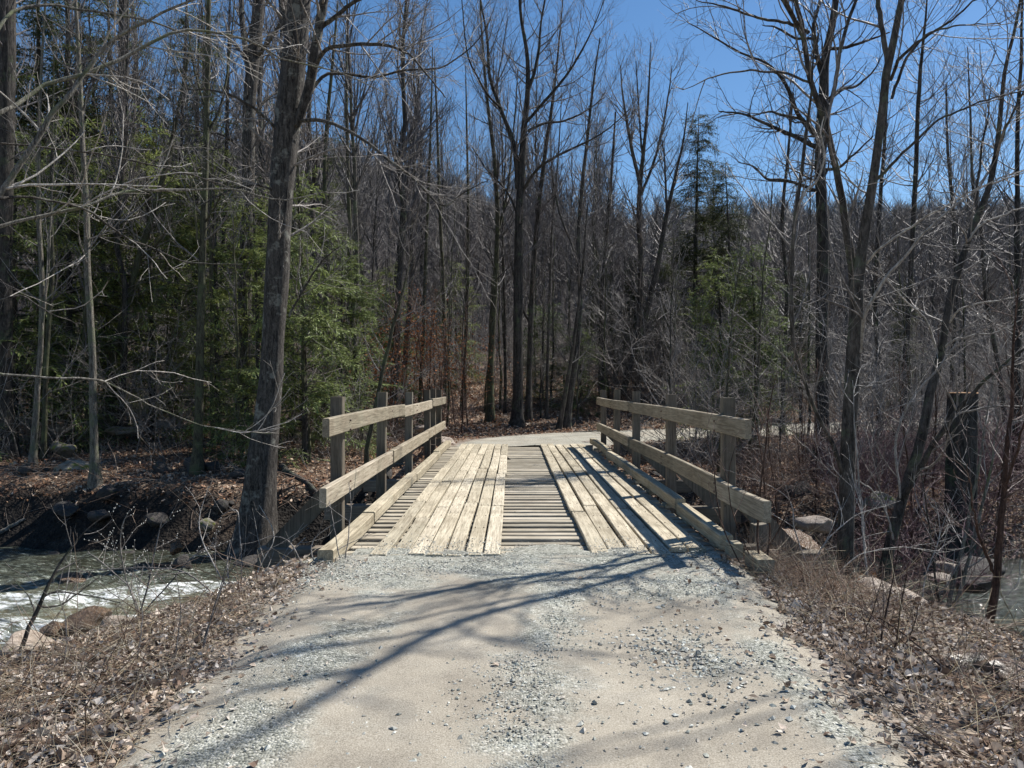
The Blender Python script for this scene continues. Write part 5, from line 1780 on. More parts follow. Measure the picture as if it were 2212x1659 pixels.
def rock_mesh(seed, big=False):
    v, f = (IV2, IF2) if big else (IV, IF)
    v = v.copy()
    rng = R_(seed)
    for _ in range(12):                      # cut facets
        nrm = rng.normal(0, 1, 3)
        nrm /= np.linalg.norm(nrm)
        dd = v @ nrm
        lim = rng.uniform(0.50, 0.80)
        v = v - np.maximum(0, dd - lim)[:, None] * nrm * 0.95
    k = 1.12 + 0.6 * n3(v, seed, 1.6) + 0.24 * n3(v, seed + 9, 4.0) + 0.09 * n3(v, seed + 19, 11)
    v = v * k[:, None]
    a_ = Acc()
    a_.add(v, tris=f)
    return a_.mesh("rock")


RM = {}


def boulder(px, py, d, w, h, dep, mat, label, seed, rz=0.0, group=None, name="boulder", x=None, y=None, sink=0.25, tilt=0.0, zc=None):
    key = (seed, mat)
    if key not in RM:
        me = rock_mesh(seed, w > 0.5)
        me.materials.append(M[mat])
        RM[key] = me
    o = bpy.data.objects.new(name, RM[key])
    COL.objects.link(o)
    if x is None:
        p_ = at(px, py, d)
        x, y = p_[0], p_[1]
        zc = p_[2] if zc is None else zc
    else:
        zc = zat(x, y) + h * (0.5 - sink) if zc is None else zc
    o.location = (x, y, zc)
    o.scale = (w / 2, dep / 2, h / 2)
    o.rotation_euler = (tilt, tilt * 0.5, rz)
    tag(o, label, "rock", group)
    return o


BL = [
    # px, py (centre), d, w, h, depth, material, label
    (1928, 1380, 6.7, 0.95, 1.0, 0.95, "rock_pale", "long smooth pale boulder at the rim of the right verge", 901, 0.4),
    (1842, 1310, 6.9, 0.42, 0.55, 0.5, "rock_pale", "small pale rock touching the near end of the long smooth boulder", 902, 0.2),
    (2090, 1440, 4.75, 0.50, 0.26, 0.34, "rock_wet", "flat brown rock in the leaves at the lower right, left of its twin", 903, -0.5),
    (2172, 1472, 4.6, 0.38, 0.22, 0.30, "rock_wet", "flat brown rock at the lower right beside its larger twin", 904, -0.6),
    (2112, 1245, 10.2, 0.75, 0.50, 0.6, "rock_dark", "round dark boulder standing in the pool", 905, 0.2),
    (2048, 1226, 11.4, 0.42, 0.20, 0.35, "rock_pale", "bright pointed stone on the far side of the pool", 906, 0.1),
    (2030, 1250, 10.9, 0.40, 0.14, 0.35, "rock_pale", "flat pale stone in front of the bright pointed one", 907, 0.9),
    (2090, 1223, 11.8, 0.5, 0.16, 0.4, "rock_wet", "low brown stone right of the bright pointed one", 908, 0.4),
    (190, 1345, 9.3, 0.62, 0.34, 0.5, "rock_wet", "wet brown rock in the white water near the left edge", 909, 0.3),
    (262, 1352, 9.2, 0.50, 0.24, 0.45, "rock_pale", "pale orange rock by the near waterline on the left", 910, 0.0),
    (120, 1356, 9.2, 0.42, 0.20, 0.4, "rock_wet", "smaller wet brown rock left of the pair in the rapids", 911, 0.7),
    (155, 1258, 11.9, 0.55, 0.30, 0.5, "rock_wet", "reddish wet rock splitting the rapids upstream", 912, 0.2),
    (60, 1310, 10.6, 0.7, 0.16, 0.5, "rock_wet", "low brown rock slab in the stream at the left edge", 913, 0.1),
    (378, 1182, 13.0, 0.24, 0.24, 0.3, "rock_wet", "wet rust-coloured stone under the dark bank where water spills", 914, 0.2),
    (392, 1215, 12.6, 0.34, 0.30, 0.35, "rock_dark", "dark stone glistening below the rust-coloured one", 915, 0.6),
    (448, 1132, 14.2, 0.36, 0.22, 0.3, "rock_moss", "round tan stone catching sun on the dark left bank", 916, 0.4),
    (212, 1112, 14.5, 0.50, 0.26, 0.4, "rock_dark", "pale grey oval stone low on the dark left bank", 917, 0.0),
    (160, 1010, 16.6, 1.00, 0.46, 0.7, "rock_moss", "large squared mossy rock at the top of the left bank", 918, 0.1),
    (142, 972, 18.0, 0.62, 0.42, 0.6, "rock_moss", "tan upright rock behind the squared mossy one", 919, 0.3),
    (238, 912, 22.0, 1.25, 0.42, 0.9, "rock_moss", "wide yellow-mossed rock beyond the pale slender trunk", 920, 0.2),
    (262, 930, 20.6, 0.80, 0.26, 0.6, "rock_moss", "bright mossy slab in front of the wide yellow-mossed rock", 921, 0.6),
    (168, 896, 23.0, 0.60, 0.34, 0.5, "rock_pale", "pale rock left of the wide yellow-mossed one", 922, 0.1),
    (360, 912, 22.0, 0.75, 0.34, 0.5, "rock_pale", "long pale rock left of the greenish slim trunk", 923, 0.0),
    (125, 925, 20.4, 0.8, 0.26, 0.5, "rock_pale", "low pale rock near the thin trunks at the left", 924, 0.5),
    (300, 926, 21.0, 0.55, 0.26, 0.5, "rock_pale", "small pale rock between the mossy slab and the long pale rock", 925, 0.9),
    (592, 1222, 9.0, 0.44, 0.30, 0.4, "rock_wet", "rounded brown rock under the leafy rim by the left railing", 926, 0.9),
    (50, 1400, 7.9, 0.5, 0.3, 0.4, "rock_pale", "pale rock at the near waterline on the left edge", 927, 0.9),
    (930, 925, 22.5, 0.85, 0.30, 0.6, "rock_pale", "flat pinkish rock behind the far posts of the left railing", 928, 0.4),
    (955, 955, 21.0, 0.62, 0.36, 0.5, "rock_pale", "rounded rock against the far end of the left curb", 929, 0.2),
    (1272, 955, 21.2, 0.40, 0.20, 0.4, "rock_pale", "pale rock at the far end of the right curb", 930, 0.2),
    (1700, 1175, 9.6, 0.9, 0.4, 0.6, "rock_wet", "brown bank rock just outside the near right post", 931, 0.3),
    (1760, 1130, 11.2, 0.5, 0.3, 0.4, "rock_pale", "pale rock behind the brush left of the forked tree's foot", 932, 0.3),
    (1900, 1080, 13.5, 0.55, 0.3, 0.4, "rock_moss", "mossy rock between the forked tree and the leaning tree", 933, 0.3),
]
for (px, py, d, w, h, dep, mt, lab, sd, rz) in BL:
    boulder(px, py, d, w, h, dep, mt, lab, sd, rz)
rk = R_(950)


def stone_words(s_, a_, b_):
    return "small" if s_ < a_ else "middling" if s_ < b_ else "large"


def seen_by(x, y):
    where = "low down" if y < float(yc(np.array([x]))[0]) + 3.4 else "halfway up" if y < float(yc(np.array([x]))[0]) + 4.8 else "high up"
    if y < float(yc(np.array([x]))[0]) + 2.5:
        where = "near side" if y < float(yc(np.array([x]))[0]) else "far side"
    return where + ", " + where_seen(x, y)
# many look-alike stones in the dark far bank
c = 0
while c < 95:
    x = rk.uniform(-10.5, 7.5)
    if -2.4 < x < 2.6 and rk.uniform() < 0.6:
        continue
    y = float(yc(np.array([x]))[0]) + 2.5 + rk.uniform(0, 1) ** 1.3 * 3.6
    s_ = 0.12 + 0.34 * rk.uniform(0, 1) ** 2
    boulder(0, 0, 0, s_ * rk.uniform(1, 1.6), s_ * rk.uniform(0.6, 1), s_, "rock_dark", stone_words(s_, 0.16, 0.27) + " far-bank stone, " + seen_by(x, y), 960 + c % 7, rk.uniform(0, 6.28),
            "stones bedded in the far bank", x=x, y=y, tilt=rk.normal(0, 0.3))
    c += 1
c = 0
while c < 26:
    x = rk.uniform(-9, 7.5)
    y = float(yc(np.array([x]))[0]) + rk.uniform(-2.5, 2.6)
    s_ = rk.uniform(0.15, 0.4)
    if abs(x - 0.2) < 2.2:
        c += 1
        continue
    boulder(0, 0, 0, s_ * rk.uniform(1, 1.5), s_ * 0.6, s_, "rock_wet", stone_words(s_, 0.22, 0.32) + " wet stream stone, " + seen_by(x, y), 970 + c % 5, rk.uniform(0, 6.28), "wet stones in the stream", x=x, y=y,
            zc=WATER_Z - 0.03 + rk.uniform(-0.05, 0.03))
    c += 1


# ------------------------------------------------------------------ leaf litter
def leaves(name, label, X, Y, size, rng, cols, lift=0.02, tilt=0.5, zf=None, simple=False, clump=False):
    n_ = len(X)
    if clump:
        k_ = rng.uniform(0, 1, n_) < 0.55 + 0.9 * fbm(X * 1.9, Y * 1.9, 203) + 0.3 * fbm(X * 6, Y * 6, 204)
        X, Y = X[k_], Y[k_]
        n_ = len(X)
        size = size * np.clip(1 + 0.5 * fbm(X * 1.1, Y * 1.1, 207) + rng.normal(0, 0.25, n_), 0.5, 1.9)
    Z = (terrain(X, Y) if zf is None else zf) + rng.uniform(0.0, lift, n_)
    az = rng.uniform(0, 2 * PI, n_)
    L = size * rng.uniform(0.7, 1.3, n_)
    W = L * rng.uniform(0.16, 0.36, n_)
    nx, ny = rng.normal(0, tilt, n_), rng.normal(0, tilt, n_)
    nv = np.stack([nx, ny, np.ones(n_)], 1)
    nv /= np.linalg.norm(nv, axis=1, keepdims=True)
    d = np.stack([np.cos(az), np.sin(az), np.zeros(n_)], 1)
    d -= nv * (d * nv).sum(1, keepdims=True)
    d /= np.linalg.norm(d, axis=1, keepdims=True)
    s_ = np.cross(nv, d)
    curl = rng.normal(0.10, 0.22, n_)[:, None] * L[:, None]
    fold = rng.normal(0.10, 0.25, n_)[:, None] * L[:, None]
    C = np.stack([X, Y, Z], 1) + nv * np.abs(curl) * 0.25
    l2 = L[:, None] / 2
    w1, w2 = W[:, None], W[:, None] * rng.uniform(0.5, 1.0, (n_, 1))
    base = C - d * l2 + nv * curl
    tip = C + d * l2 * rng.uniform(0.8, 1.1, (n_, 1)) + nv * curl * rng.uniform(0.3, 1.6, (n_, 1))
    c1 = C - d * l2 * 0.3
    c2 = C + d * l2 * 0.35
    l1 = c1 - s_ * w1 + nv * fold
    r1 = c1 + s_ * w1 + nv * fold * rng.uniform(0.4, 1.2, (n_, 1))
    l2_ = c2 - s_ * w2 + nv * fold
    r2 = c2 + s_ * w2 + nv * fold * rng.uniform(0.4, 1.2, (n_, 1))
    pal = np.array(cols)
    col = pal[rng.integers(len(pal), size=n_)] * rng.uniform(0.65, 1.25, (n_, 1))
    a_ = Acc()
    if simple:
        V = np.stack([base, l1, r1, tip], 1)
        q = np.array([0, 1, 3, 2])[None] + np.arange(n_)[:, None] * 4
        a_.add(V.reshape(-1, 3), quads=q, col=np.repeat(col, 4, 0))
    else:
        V = np.stack([base, l1, c1, r1, l2_, c2, r2, tip], 1)
        o_ = np.arange(n_)[:, None] * 8
        q = np.concatenate([np.array([1, 4, 5, 2])[None] + o_, np.array([2, 5, 6, 3])[None] + o_])
        t = np.concatenate([np.array(k_)[None] + o_ for k_ in ((0, 1, 2), (0, 2, 3), (4, 7, 5), (5, 7, 6))])
        a_.add(V.reshape(-1, 3), quads=q, tris=t, col=np.repeat(col, 8, 0))
    o = link_mesh(name, a_.mesh(name, smooth=False), mat=M["leaf"])
    tag(o, label, kind="stuff")
    return o


LC = [(0.33, 0.25, 0.19), (0.50, 0.41, 0.33), (0.62, 0.53, 0.45), (0.72, 0.65, 0.57), (0.20, 0.14, 0.105), (0.48, 0.38, 0.29), (0.60, 0.52, 0.44)]
LR = [(0.30, 0.17, 0.10), (0.43, 0.26, 0.17), (0.54, 0.36, 0.25), (0.64, 0.50, 0.38), (0.22, 0.12, 0.08)]
rl = R_(1000)


def uni(n_, x0, x1, y0, y1):
    return rl.uniform(x0, x1, n_), rl.uniform(y0, y1, n_)


def edge_keep(X, Y, lo, hi):
    rd = road_dist(X, Y) + 0.16 * fbm(X * 2.2, Y * 2.2, 101)
    return rl.uniform(0, 1, len(X)) < sst(lo, hi, rd)


X, Y = uni(72000, -5.4, -1.35, 1.7, 8.4)
k = edge_keep(X, Y, 0.80, 1.25) & (terrain(X, Y) > -1.35)
leaves("leaf_litter", "brown fallen leaves covering the left verge", X[k], Y[k], 0.040, rl, LC, 0.03, 0.45, clump=True)
X, Y = uni(60000, 1.45, 4.6, 1.7, 8.0)
k = edge_keep(X, Y, 0.80, 1.22) & (terrain(X, Y) > -1.35)
leaves("leaf_litter", "curled pale leaves covering the right verge", X[k], Y[k], 0.043, rl, LC, 0.03, 0.48, clump=True)
X, Y = uni(1500, -1.7, 1.8, 2.2, 7.2)
k = rl.uniform(0, 1, len(X)) < np.clip((np.abs(X - 0.05) - 0.9), 0, 1) ** 1.6 * 1.2 + 0.012
X, Y = X[k], Y[k]
leaves("leaf_litter", "stray leaves blown onto the gravel road", X, Y, 0.045, rl, LC, 0.003, 0.15, zf=road_z(X, Y) + 0.006)
X, Y = uni(42000, -15, 16, 13.2, 27)
k = (np.abs(X / Y) < 0.72) & (road_dist(X, Y) > 1.05) & (np.abs(X - 0.2) > np.where(Y < 20.6, 1.9, 0)) & (terrain(X, Y) > -0.75 - 0.5 * (X > 2.5)) & (rl.uniform(0, 1, len(X)) < 0.9)
leaves("leaf_litter", "reddish-brown leaves carpeting the banks beyond the stream", X[k], Y[k], 0.095, rl, LR, 0.05, 0.5, simple=True)
X, Y = uni(34000, -18, 20, 25.5, 44)
k = (np.abs(X / Y) < 0.72) & (road_dist(X, Y) > 1.1)
leaves("leaf_litter", "tan leaves on the slope under the far trees", X[k], Y[k], 0.15, rl, LR + LC[:3], 0.05, 0.5, simple=True)
X, Y = uni(5200, 2.4, 7.0, 8.2, 13.5)
k = (terrain(X, Y) > -1.42)
leaves("leaf_litter", "leaves on the gravel bar below the right verge", X[k], Y[k], 0.085, rl, LR + LC[:3], 0.03, 0.4)
# beech saplings that keep their rusty leaves
for px, py, d, sp, nn, lab in ((905, 745, 25, 1.0, 1700, "rusty beech leaves clinging to a sapling above the left railing's far end"), (800, 800, 23, 1.2, 1300, "low rusty beech leaves behind the middle of the left railing"),
                               (1000, 800, 27, 1.3, 800, "sparse rusty beech leaves left of the centre trees")):
    c_ = at(px, py, d)
    X = c_[0] + rl.normal(0, sp * 0.55, nn)
    Y = c_[1] + rl.normal(0, sp * 0.6, nn)
    Zz = c_[2] + rl.normal(0, 0.75, nn)
    Zz = np.maximum(Zz, terrain(X, Y) + 0.2)
    o = leaves("beech_leaves", lab, X, Y, 0.085, rl, [(0.40, 0.17, 0.08), (0.48, 0.24, 0.12), (0.32, 0.13, 0.07)], 0.0, 1.2, zf=Zz, simple=True)


# ------------------------------------------------------------------ stones on the road
def chips(name, label, X, Y, Z, S, rng, cols):
    n_ = len(X)
    V0 = np.array([(1, 0, 0), (-1, 0, 0), (0, 1, 0), (0, -1, 0), (0, 0, 1), (0, 0, -1)], float)
    T0 = np.array([(0, 2, 4), (2, 1, 4), (1, 3, 4), (3, 0, 4), (2, 0, 5), (1, 2, 5), (3, 1, 5), (0, 3, 5)])
    V = V0[None] * (1 + rng.normal(0, 0.22, (n_, 6, 1))) + rng.normal(0, 0.16, (n_, 6, 3))
    V = V * np.stack([S, S * rng.uniform(0.6, 1, n_), S * rng.uniform(0.35, 0.7, n_)], 1)[:, None]
    a = rng.uniform(0, 2 * PI, n_)
    ca, sa = np.cos(a)[:, None], np.sin(a)[:, None]
    x_ = V[..., 0] * ca - V[..., 1] * sa
    y_ = V[..., 0] * sa + V[..., 1] * ca
    V = np.stack([x_ + X[:, None], y_ + Y[:, None], V[..., 2] + Z[:, None]], -1)
    T = (T0[None] + np.arange(n_)[:, None, None] * 6).reshape(-1, 3)
    pal = np.array(cols)
    col = pal[rng.integers(len(pal), size=n_)] * rng.uniform(0.8, 1.2, (n_, 1))
    a_ = Acc()
    a_.add(V.reshape(-1, 3), tris=T, col=np.repeat(col, 6, 0))
    o = link_mesh(name, a_.mesh(name, smooth=False), mat=M["stone_chip"])
    tag(o, label, kind="stuff")
    return o


GC = [(0.36, 0.37, 0.32), (0.46, 0.46, 0.41), (0.56, 0.56, 0.50), (0.27, 0.27, 0.24), (0.44, 0.40, 0.34)]
rc = R_(1100)


def pick(n_, x0, x1, y0, y1, w):
    X = rc.uniform(x0, x1, n_)
    Y = rc.uniform(y0, y1, n_)
    k = rc.uniform(0, 1, n_) < w(X, Y)
    return X[k], Y[k]


XY = [pick(24000, -0.5, 0.8, 2.4, 7.2, lambda X, Y: 0.85 * np.exp(-((X - 0.12 - 0.10 * np.sin(Y * 1.3)) / 0.24) ** 2) * (0.5 + 0.9 * fbm(X * 3, Y * 3, 5))),
      pick(22000, -1.8, 1.9, 5.2, 7.3, lambda X, Y: sst(5.4, 6.8, Y + 0.6 * fbm(X * 1.2, Y * 1.2, 111)) * 0.75),
      pick(4200, 0.3, 1.8, 3.8, 5.4, lambda X, Y: np.exp(-(((X - 1.02) / 0.30) ** 2 + ((Y - 4.55) / 0.42) ** 2))),
      pick(16000, -1.7, 1.8, 2.3, 7.2, lambda X, Y: 0.16 + 0.35 * np.exp(-((X - 1.55) / 0.14) ** 2) + 0.25 * np.exp(-((X + 1.2) / 0.22) ** 2))]
X = np.concatenate([a_[0] for a_ in XY])
Y = np.concatenate([a_[1] for a_ in XY])
S = 0.0045 + 0.008 * rc.uniform(0, 1, len(X)) ** 2.5
S[len(XY[0][0]) + len(XY[1][0]):len(XY[0][0]) + len(XY[1][0]) + len(XY[2][0])] *= 1.7
sx, sy = pick(900, -1.75, 1.8, 2.3, 7.2, lambda X, Y: 0.6 + 0 * X)
X = np.concatenate([X, sx])
Y = np.concatenate([Y, sy])
S = np.concatenate([S, 0.009 + 0.016 * rc.uniform(0, 1, len(sx)) ** 2])
chips("gravel", "loose grey gravel along the crown of the road and before the bridge", X, Y, terrain(X, Y) + 0.050 - 0.016 * np.exp(-((np.abs(X - 0.05) - 0.85) / 0.28) ** 2) + 0.003, S, rc, GC)
# gravel spilled onto the first planks
X, Y = pick(16000, -1.6, 2.0, 7.15, 8.8, lambda X, Y: np.clip((1 - sst(7.25, 8.3, Y + 0.35 * fbm(X * 2, Y * 2, 3))), 0, 1) * np.where((X > -0.08) & (X < 0.55), 1.0, 0.45))
on = ((X > -1.33) & (X < -0.11)) | ((X > 0.74) & (X < 1.9))
chips("gravel", "gravel scattered over the first planks of the bridge", X, Y, np.where(on, 0.008, -0.05) + 0.003, 0.004 + 0.007 * rc.uniform(0, 1, len(X)) ** 2, rc, GC)
# heap of gravel on the middle planks at the bridge mouth
a_ = Acc()
hx, hy = np.meshgrid(np.linspace(-1.5, 1.95, 120), np.linspace(7.12, 7.85, 34))
hz = -0.045 + 0.062 * (1 - sst(7.22, 7.66, hy + 0.55 * fbm(hx * 1.9, hy * 1.9, 17) - 0.22 * np.exp(-((hx - 0.3) / 0.25) ** 2))) - 0.010
lgm = np.full(hx.shape, 0.9)
a_.add(np.stack([hx, hy, hz + 0.004 * fbm(hx * 20, hy * 20, 3) - 0.035 * (1 - sst(7.12, 7.27, hy))], -1), quads=grid_quads(34, 120), col=np.stack([lgm] * 3, -1))
o = link_mesh("gravel_heap", a_.mesh("gravel_heap"), mat=M["road"])
tag(o, "grey gravel piled against the first planks of the bridge", kind="stuff")


# ------------------------------------------------------------------ dead grass, straws, fallen sticks
def straws(name, label, X, Y, L, rad, rng, cols, tilt=0.9, lay=0.4, K=4, sides=3, zf=None, curve=0.18):
    n_ = len(X)
    Z = terrain(X, Y) if zf is None else zf
    d = np.stack([rng.normal(0, tilt, n_), rng.normal(0, tilt, n_), np.abs(rng.normal(lay, 0.3, n_)) + 0.05], 1)
    d /= np.linalg.norm(d, axis=1, keepdims=True)
    pts = [np.stack([X, Y, Z], 1)]
    for k in range(K - 1):
        d = d + rng.normal(0, curve, (n_, 3))
        d[:, 2] -= 0.12
        d /= np.linalg.norm(d, axis=1, keepdims=True)
        pts.append(pts[-1] + d * (L / (K - 1))[:, None])
    P = np.stack(pts, 1)
    g_ = terrain(P[..., 0], P[..., 1]) + 0.012
    P[..., 2] = np.maximum(P[..., 2], g_)
    R = rad[:, None] * np.linspace(1, 0.4, K)[None]
    a_ = Acc()
    a_.tubes(P, R, sides)
    pal = np.array(cols)
    col = pal[rng.integers(len(pal), size=n_)] * rng.uniform(0.7, 1.2, (n_, 1))
    a_.c = [np.repeat(col, K * sides, 0)]
    o = link_mesh(name, a_.mesh(name), mat=M["straw"])
    tag(o, label, kind="stuff")
    return o


SCOL = [(0.42, 0.34, 0.22), (0.55, 0.47, 0.33), (0.34, 0.25, 0.16), (0.62, 0.56, 0.44)]
DCOL = [(0.11, 0.07, 0.05), (0.18, 0.12, 0.09), (0.26, 0.19, 0.14)]
rg = R_(1200)
X, Y = uni(7500, -5.5, -1.6, 2.0, 7.6)
k = (road_dist(X, Y) > 1.0) & (terrain(X, Y) > -1.3) & (fbm(X * 0.9, Y * 0.9, 44) > -0.25)
X, Y = X[k], Y[k]
straws("dead_grass", "matted straw-coloured dead grass on the left verge", X, Y, rg.uniform(0.12, 0.45, len(X)), rg.uniform(0.0012, 0.0024, len(X)), rg, SCOL, 0.9, 0.25)
X, Y = uni(2000, -5.5, -1.75, 2.2, 8.2)
k = (road_dist(X, Y) > 1.08) & (terrain(X, Y) > -1.3)
X, Y = X[k], Y[k]
straws("fallen_twigs", "dark fallen twigs tangled over the left verge", X, Y, rg.uniform(0.25, 0.9, len(X)), rg.uniform(0.0018, 0.004, len(X)), rg, DCOL, 0.9, 0.22)
X, Y = uni(2700, 1.8, 4.6, 2.0, 8.2)
k = (road_dist(X, Y) > 1.03) & (terrain(X, Y) > -1.3)
X, Y = X[k], Y[k]
straws("fallen_twigs", "brown fallen twigs tangled over the right verge", X, Y, rg.uniform(0.2, 0.8, len(X)), rg.uniform(0.0016, 0.0036, len(X)), rg, DCOL + SCOL[:2], 0.9, 0.3)
X = rg.normal(2.55, 0.28, 1400)
Y = rg.normal(6.7, 0.5, 1400)
k = (X > 2.0) & (terrain(X, Y) > -1.3)
X, Y = X[k], Y[k]
straws("dead_grass", "reddish dry weeds clumped at the near right corner of the bridge", X, Y, rg.uniform(0.12, 0.42, len(X)), rg.uniform(0.001, 0.002, len(X)), rg, [(0.34, 0.22, 0.15), (0.42, 0.30, 0.22), (0.5, 0.4, 0.3)], 0.6, 0.7)
X, Y = uni(2600, -13, 14, 13.8, 25)
k = (road_dist(X, Y) > 1.15) & (np.abs(X - 0.2) > 2.3) & (terrain(X, Y) > -1.3)
X, Y = X[k], Y[k]
straws("fallen_twigs", "sticks and fallen branches over the banks beyond the stream", X, Y, rg.uniform(0.4, 1.6, len(X)), rg.uniform(0.004, 0.011, len(X)), rg, DCOL + [(0.34, 0.28, 0.23)], 0.9, 0.15)

# fallen logs (countable)
for (p0, p1, r0_, lab, mt) in [
    ((310, 948, 19.5), (520, 905, 21.5), 0.09, "dark fallen log lying along the top of the left bank", "bark_dark"),
    ((-20, 1085, 14.6), (55, 1080, 14.8), 0.05, "pale broken log end at the left edge above the water", "bark_lichen"),
    ((608, 965, 16.5), (690, 1052, 15.0), 0.07, "slanting fallen log right of the biggest left tree", "bark_grey"),
    ((90, 960, 19.5), (420, 955, 20.5), 0.06, "long low fallen trunk across the left terrace", "bark_dark"),
    ((985, 925, 24.0), (1080, 922, 24.6), 0.035, "bare fallen branch at the foot of the slope beyond the bridge", "bark_pale"),
    ((1240, 925, 26.0), (1330, 905, 27.0), 0.035, "crooked fallen branch beyond the road on the right of the bridge end", "bark_pale"),
]:
    a0, a1 = at(*p0), at(*p1)
    a0[2] = max(zat(a0[0], a0[1]) + r0_ * 0.6, -1.35)
    a1[2] = max(zat(a1[0], a1[1]) + r0_ * 0.6, -1.35)
    t = np.linspace(0, 1, 14)[:, None]
    P = a0 * (1 - t) + a1 * t
    P[:, 2] = np.maximum(P[:, 2], terrain(P[:, 0], P[:, 1]) + r0_ * 0.4) + rg.normal(0, r0_ * 0.15, 14)
    a_ = Acc()
    base = P[0].copy()
    a_.tubes((P - base)[None], (r0_ * np.linspace(1, 0.55, 14))[None], 10, bump=0.06, rng=rg)
    o = link_mesh("fallen_log", a_.mesh("fallen_log"), mat=M[mt])
    o.location = tuple(base)
    tag(o, lab, "log")


# ------------------------------------------------------------------ shrubs and stems close to the camera
def stem_shrub(name, label, cat, stems, mats, rng, tex=(5, 5), lens=((0.25, 0.7), (0.1, 0.3)), rmin=(0.0022, 0.0016), buds=0, up=0.08):
    paths, rads = [], []
    for spec, d0, d1 in stems:
        P, R = limb_path(spec, d0, d1, 18, rng, 0.003)
        paths.append(P)
        rads.append(R)
    P = np.stack(paths)
    R = np.stack(rads)
    base = P[0, 0].copy()
    base[2] = max(zat(base[0], base[1]), base[2])
    P0 = P - base
    root = empty(name, tuple(base))
    tag(root, label, cat)
    for i in range(len(P0)):
        a_ = Acc()
        a_.tubes(P0[i:i + 1], R[i:i + 1], 6, bump=0.03, rng=rng)
        link_mesh("stem", a_.mesh("stem"), root, mats[0])
    A, B = grow(P0, R, tex[0], rng, 0.25, 1.0, (25, 65), lens[0], 6, up, 0.14, 0.6, 0.0016, rmin=rmin[0])
    A2, B2 = grow(A, B, tex[1], rng, 0.15, 1.0, (25, 60), lens[1], 4, up, 0.14, 0.6, 0.0012, rmin=rmin[1])
    tag(mk("twigs", root, mats[1], [(A, B, 4), (A2, B2, 3)]), kind="stuff")
    if buds:
        ends = np.concatenate([A2[:, -1], A2[:, 2], A[:, -1], A[:, 3]])
        ends = ends[rng.permutation(len(ends))[:buds]]
        n_ = len(ends)
        V0 = np.array([(1, 0, 0), (-1, 0, 0), (0, 1, 0), (0, -1, 0), (0, 0, 1.6), (0, 0, -1.6)], float) * 0.006
        T0 = np.array([(0, 2, 4), (2, 1, 4), (1, 3, 4), (3, 0, 4), (2, 0, 5), (1, 2, 5), (3, 1, 5), (0, 3, 5)])
        V = V0[None] + ends[:, None]
        a_ = Acc()
        a_.add(V.reshape(-1, 3), tris=(T0[None] + np.arange(n_)[:, None, None] * 6).reshape(-1, 3), col=np.tile([[0.75, 0.74, 0.68]], (n_ * 6, 1)))
        tag(link_mesh("buds", a_.mesh("buds"), root, M["straw"]), kind="stuff")
    return root


stem_shrub("willow_shrub", "budding shrub dotted with white catkins over the water at the lower left", "shrub",
           [([(300, 1330, 4), (320, 1262, 4), (330, 1210, 3), (340, 1160, 2.5), (352, 1110, 1.5)], 8.3, 8.4), ([(300, 1330, 4), (280, 1270, 3), (240, 1230, 3), (190, 1190, 2)], 8.3, 8.6),
            ([(470, 1290, 3), (400, 1235, 3.5), (330, 1225, 3), (250, 1228, 2.5), (170, 1234, 2)], 8.0, 8.6), ([(300, 1330, 4), (350, 1280, 3), (420, 1200, 3), (470, 1170, 2)], 8.3, 8.6),
            ([(300, 1330, 3), (270, 1230, 3), (262, 1150, 2), (280, 1100, 1.5)], 8.3, 8.3)],
           (M["twig_grey"], M["twig_grey"]), R_(1301), tex=(5.5, 5.5), buds=420)
stem_shrub("shrub", "thick dark stick leaning out of the left verge over the rapids", "shrub",
           [([(38, 1420, 11), (60, 1360, 10), (84, 1310, 9), (110, 1250, 7), (140, 1200, 5), (180, 1150, 3), (230, 1110, 1.5)], 5.6, 6.0), ([(84, 1308, 5), (130, 1306, 4), (170, 1280, 3), (215, 1245, 2)], 5.8, 6.1),
            ([(92, 1290, 4), (120, 1276, 4), (170, 1282, 3), (260, 1300, 2)], 5.8, 5.9), ([(75, 1330, 4), (60, 1290, 3), (30, 1250, 2)], 5.8, 6.2)],
           (M["bark_dark"], M["twig_grey"]), R_(1302), tex=(3.5, 4))
stem_shrub("shrub", "upright bare twigs at the stream edge beside the foot of the biggest left tree", "shrub",
           [([(520, 1310, 3), (500, 1280, 3), (470, 1230, 3), (440, 1170, 3), (430, 1120, 2), (450, 1050, 1.2)], 7.6, 8.2), ([(520, 1310, 3), (522, 1240, 3), (520, 1160, 2), (512, 1100, 2), (478, 1112, 1.4)], 7.6, 8.0),
            ([(520, 1310, 3), (494, 1260, 3), (490, 1200, 2)], 7.6, 8.0), ([(520, 1310, 3), (560, 1220, 3), (590, 1160, 2), (560, 1090, 1.2)], 7.6, 8.0), ([(520, 1310, 2.5), (600, 1220, 2.5), (660, 1160, 1.5)], 7.6, 7.8)],
           (M["twig_pale"], M["twig_pale"]), R_(1303), tex=(3.5, 4))
stem_shrub("shrub", "tall curved dead stems beside the near end of the left curb", "shrub",
           [([(745, 1205, 2.5), (752, 1150, 2.5), (760, 1090, 2), (752, 1040, 1.2)], 7.0, 7.2), ([(735, 1205, 2.5), (718, 1120, 2), (712, 1080, 1.2)], 7.0, 7.2), ([(680, 1215, 3), (670, 1180, 2.5), (690, 1150, 2), (740, 1120, 1.2)], 7.0, 7.1),
            ([(660, 1230, 3), (628, 1170, 2.5), (590, 1158, 2), (560, 1170, 1.5)], 7.0, 7.2), ([(690, 1210, 2.5), (730, 1186, 2), (800, 1150, 1.2)], 7.0, 7.3)],
           (M["twig_grey"], M["twig_grey"]), R_(1304), tex=(2.5, 3))
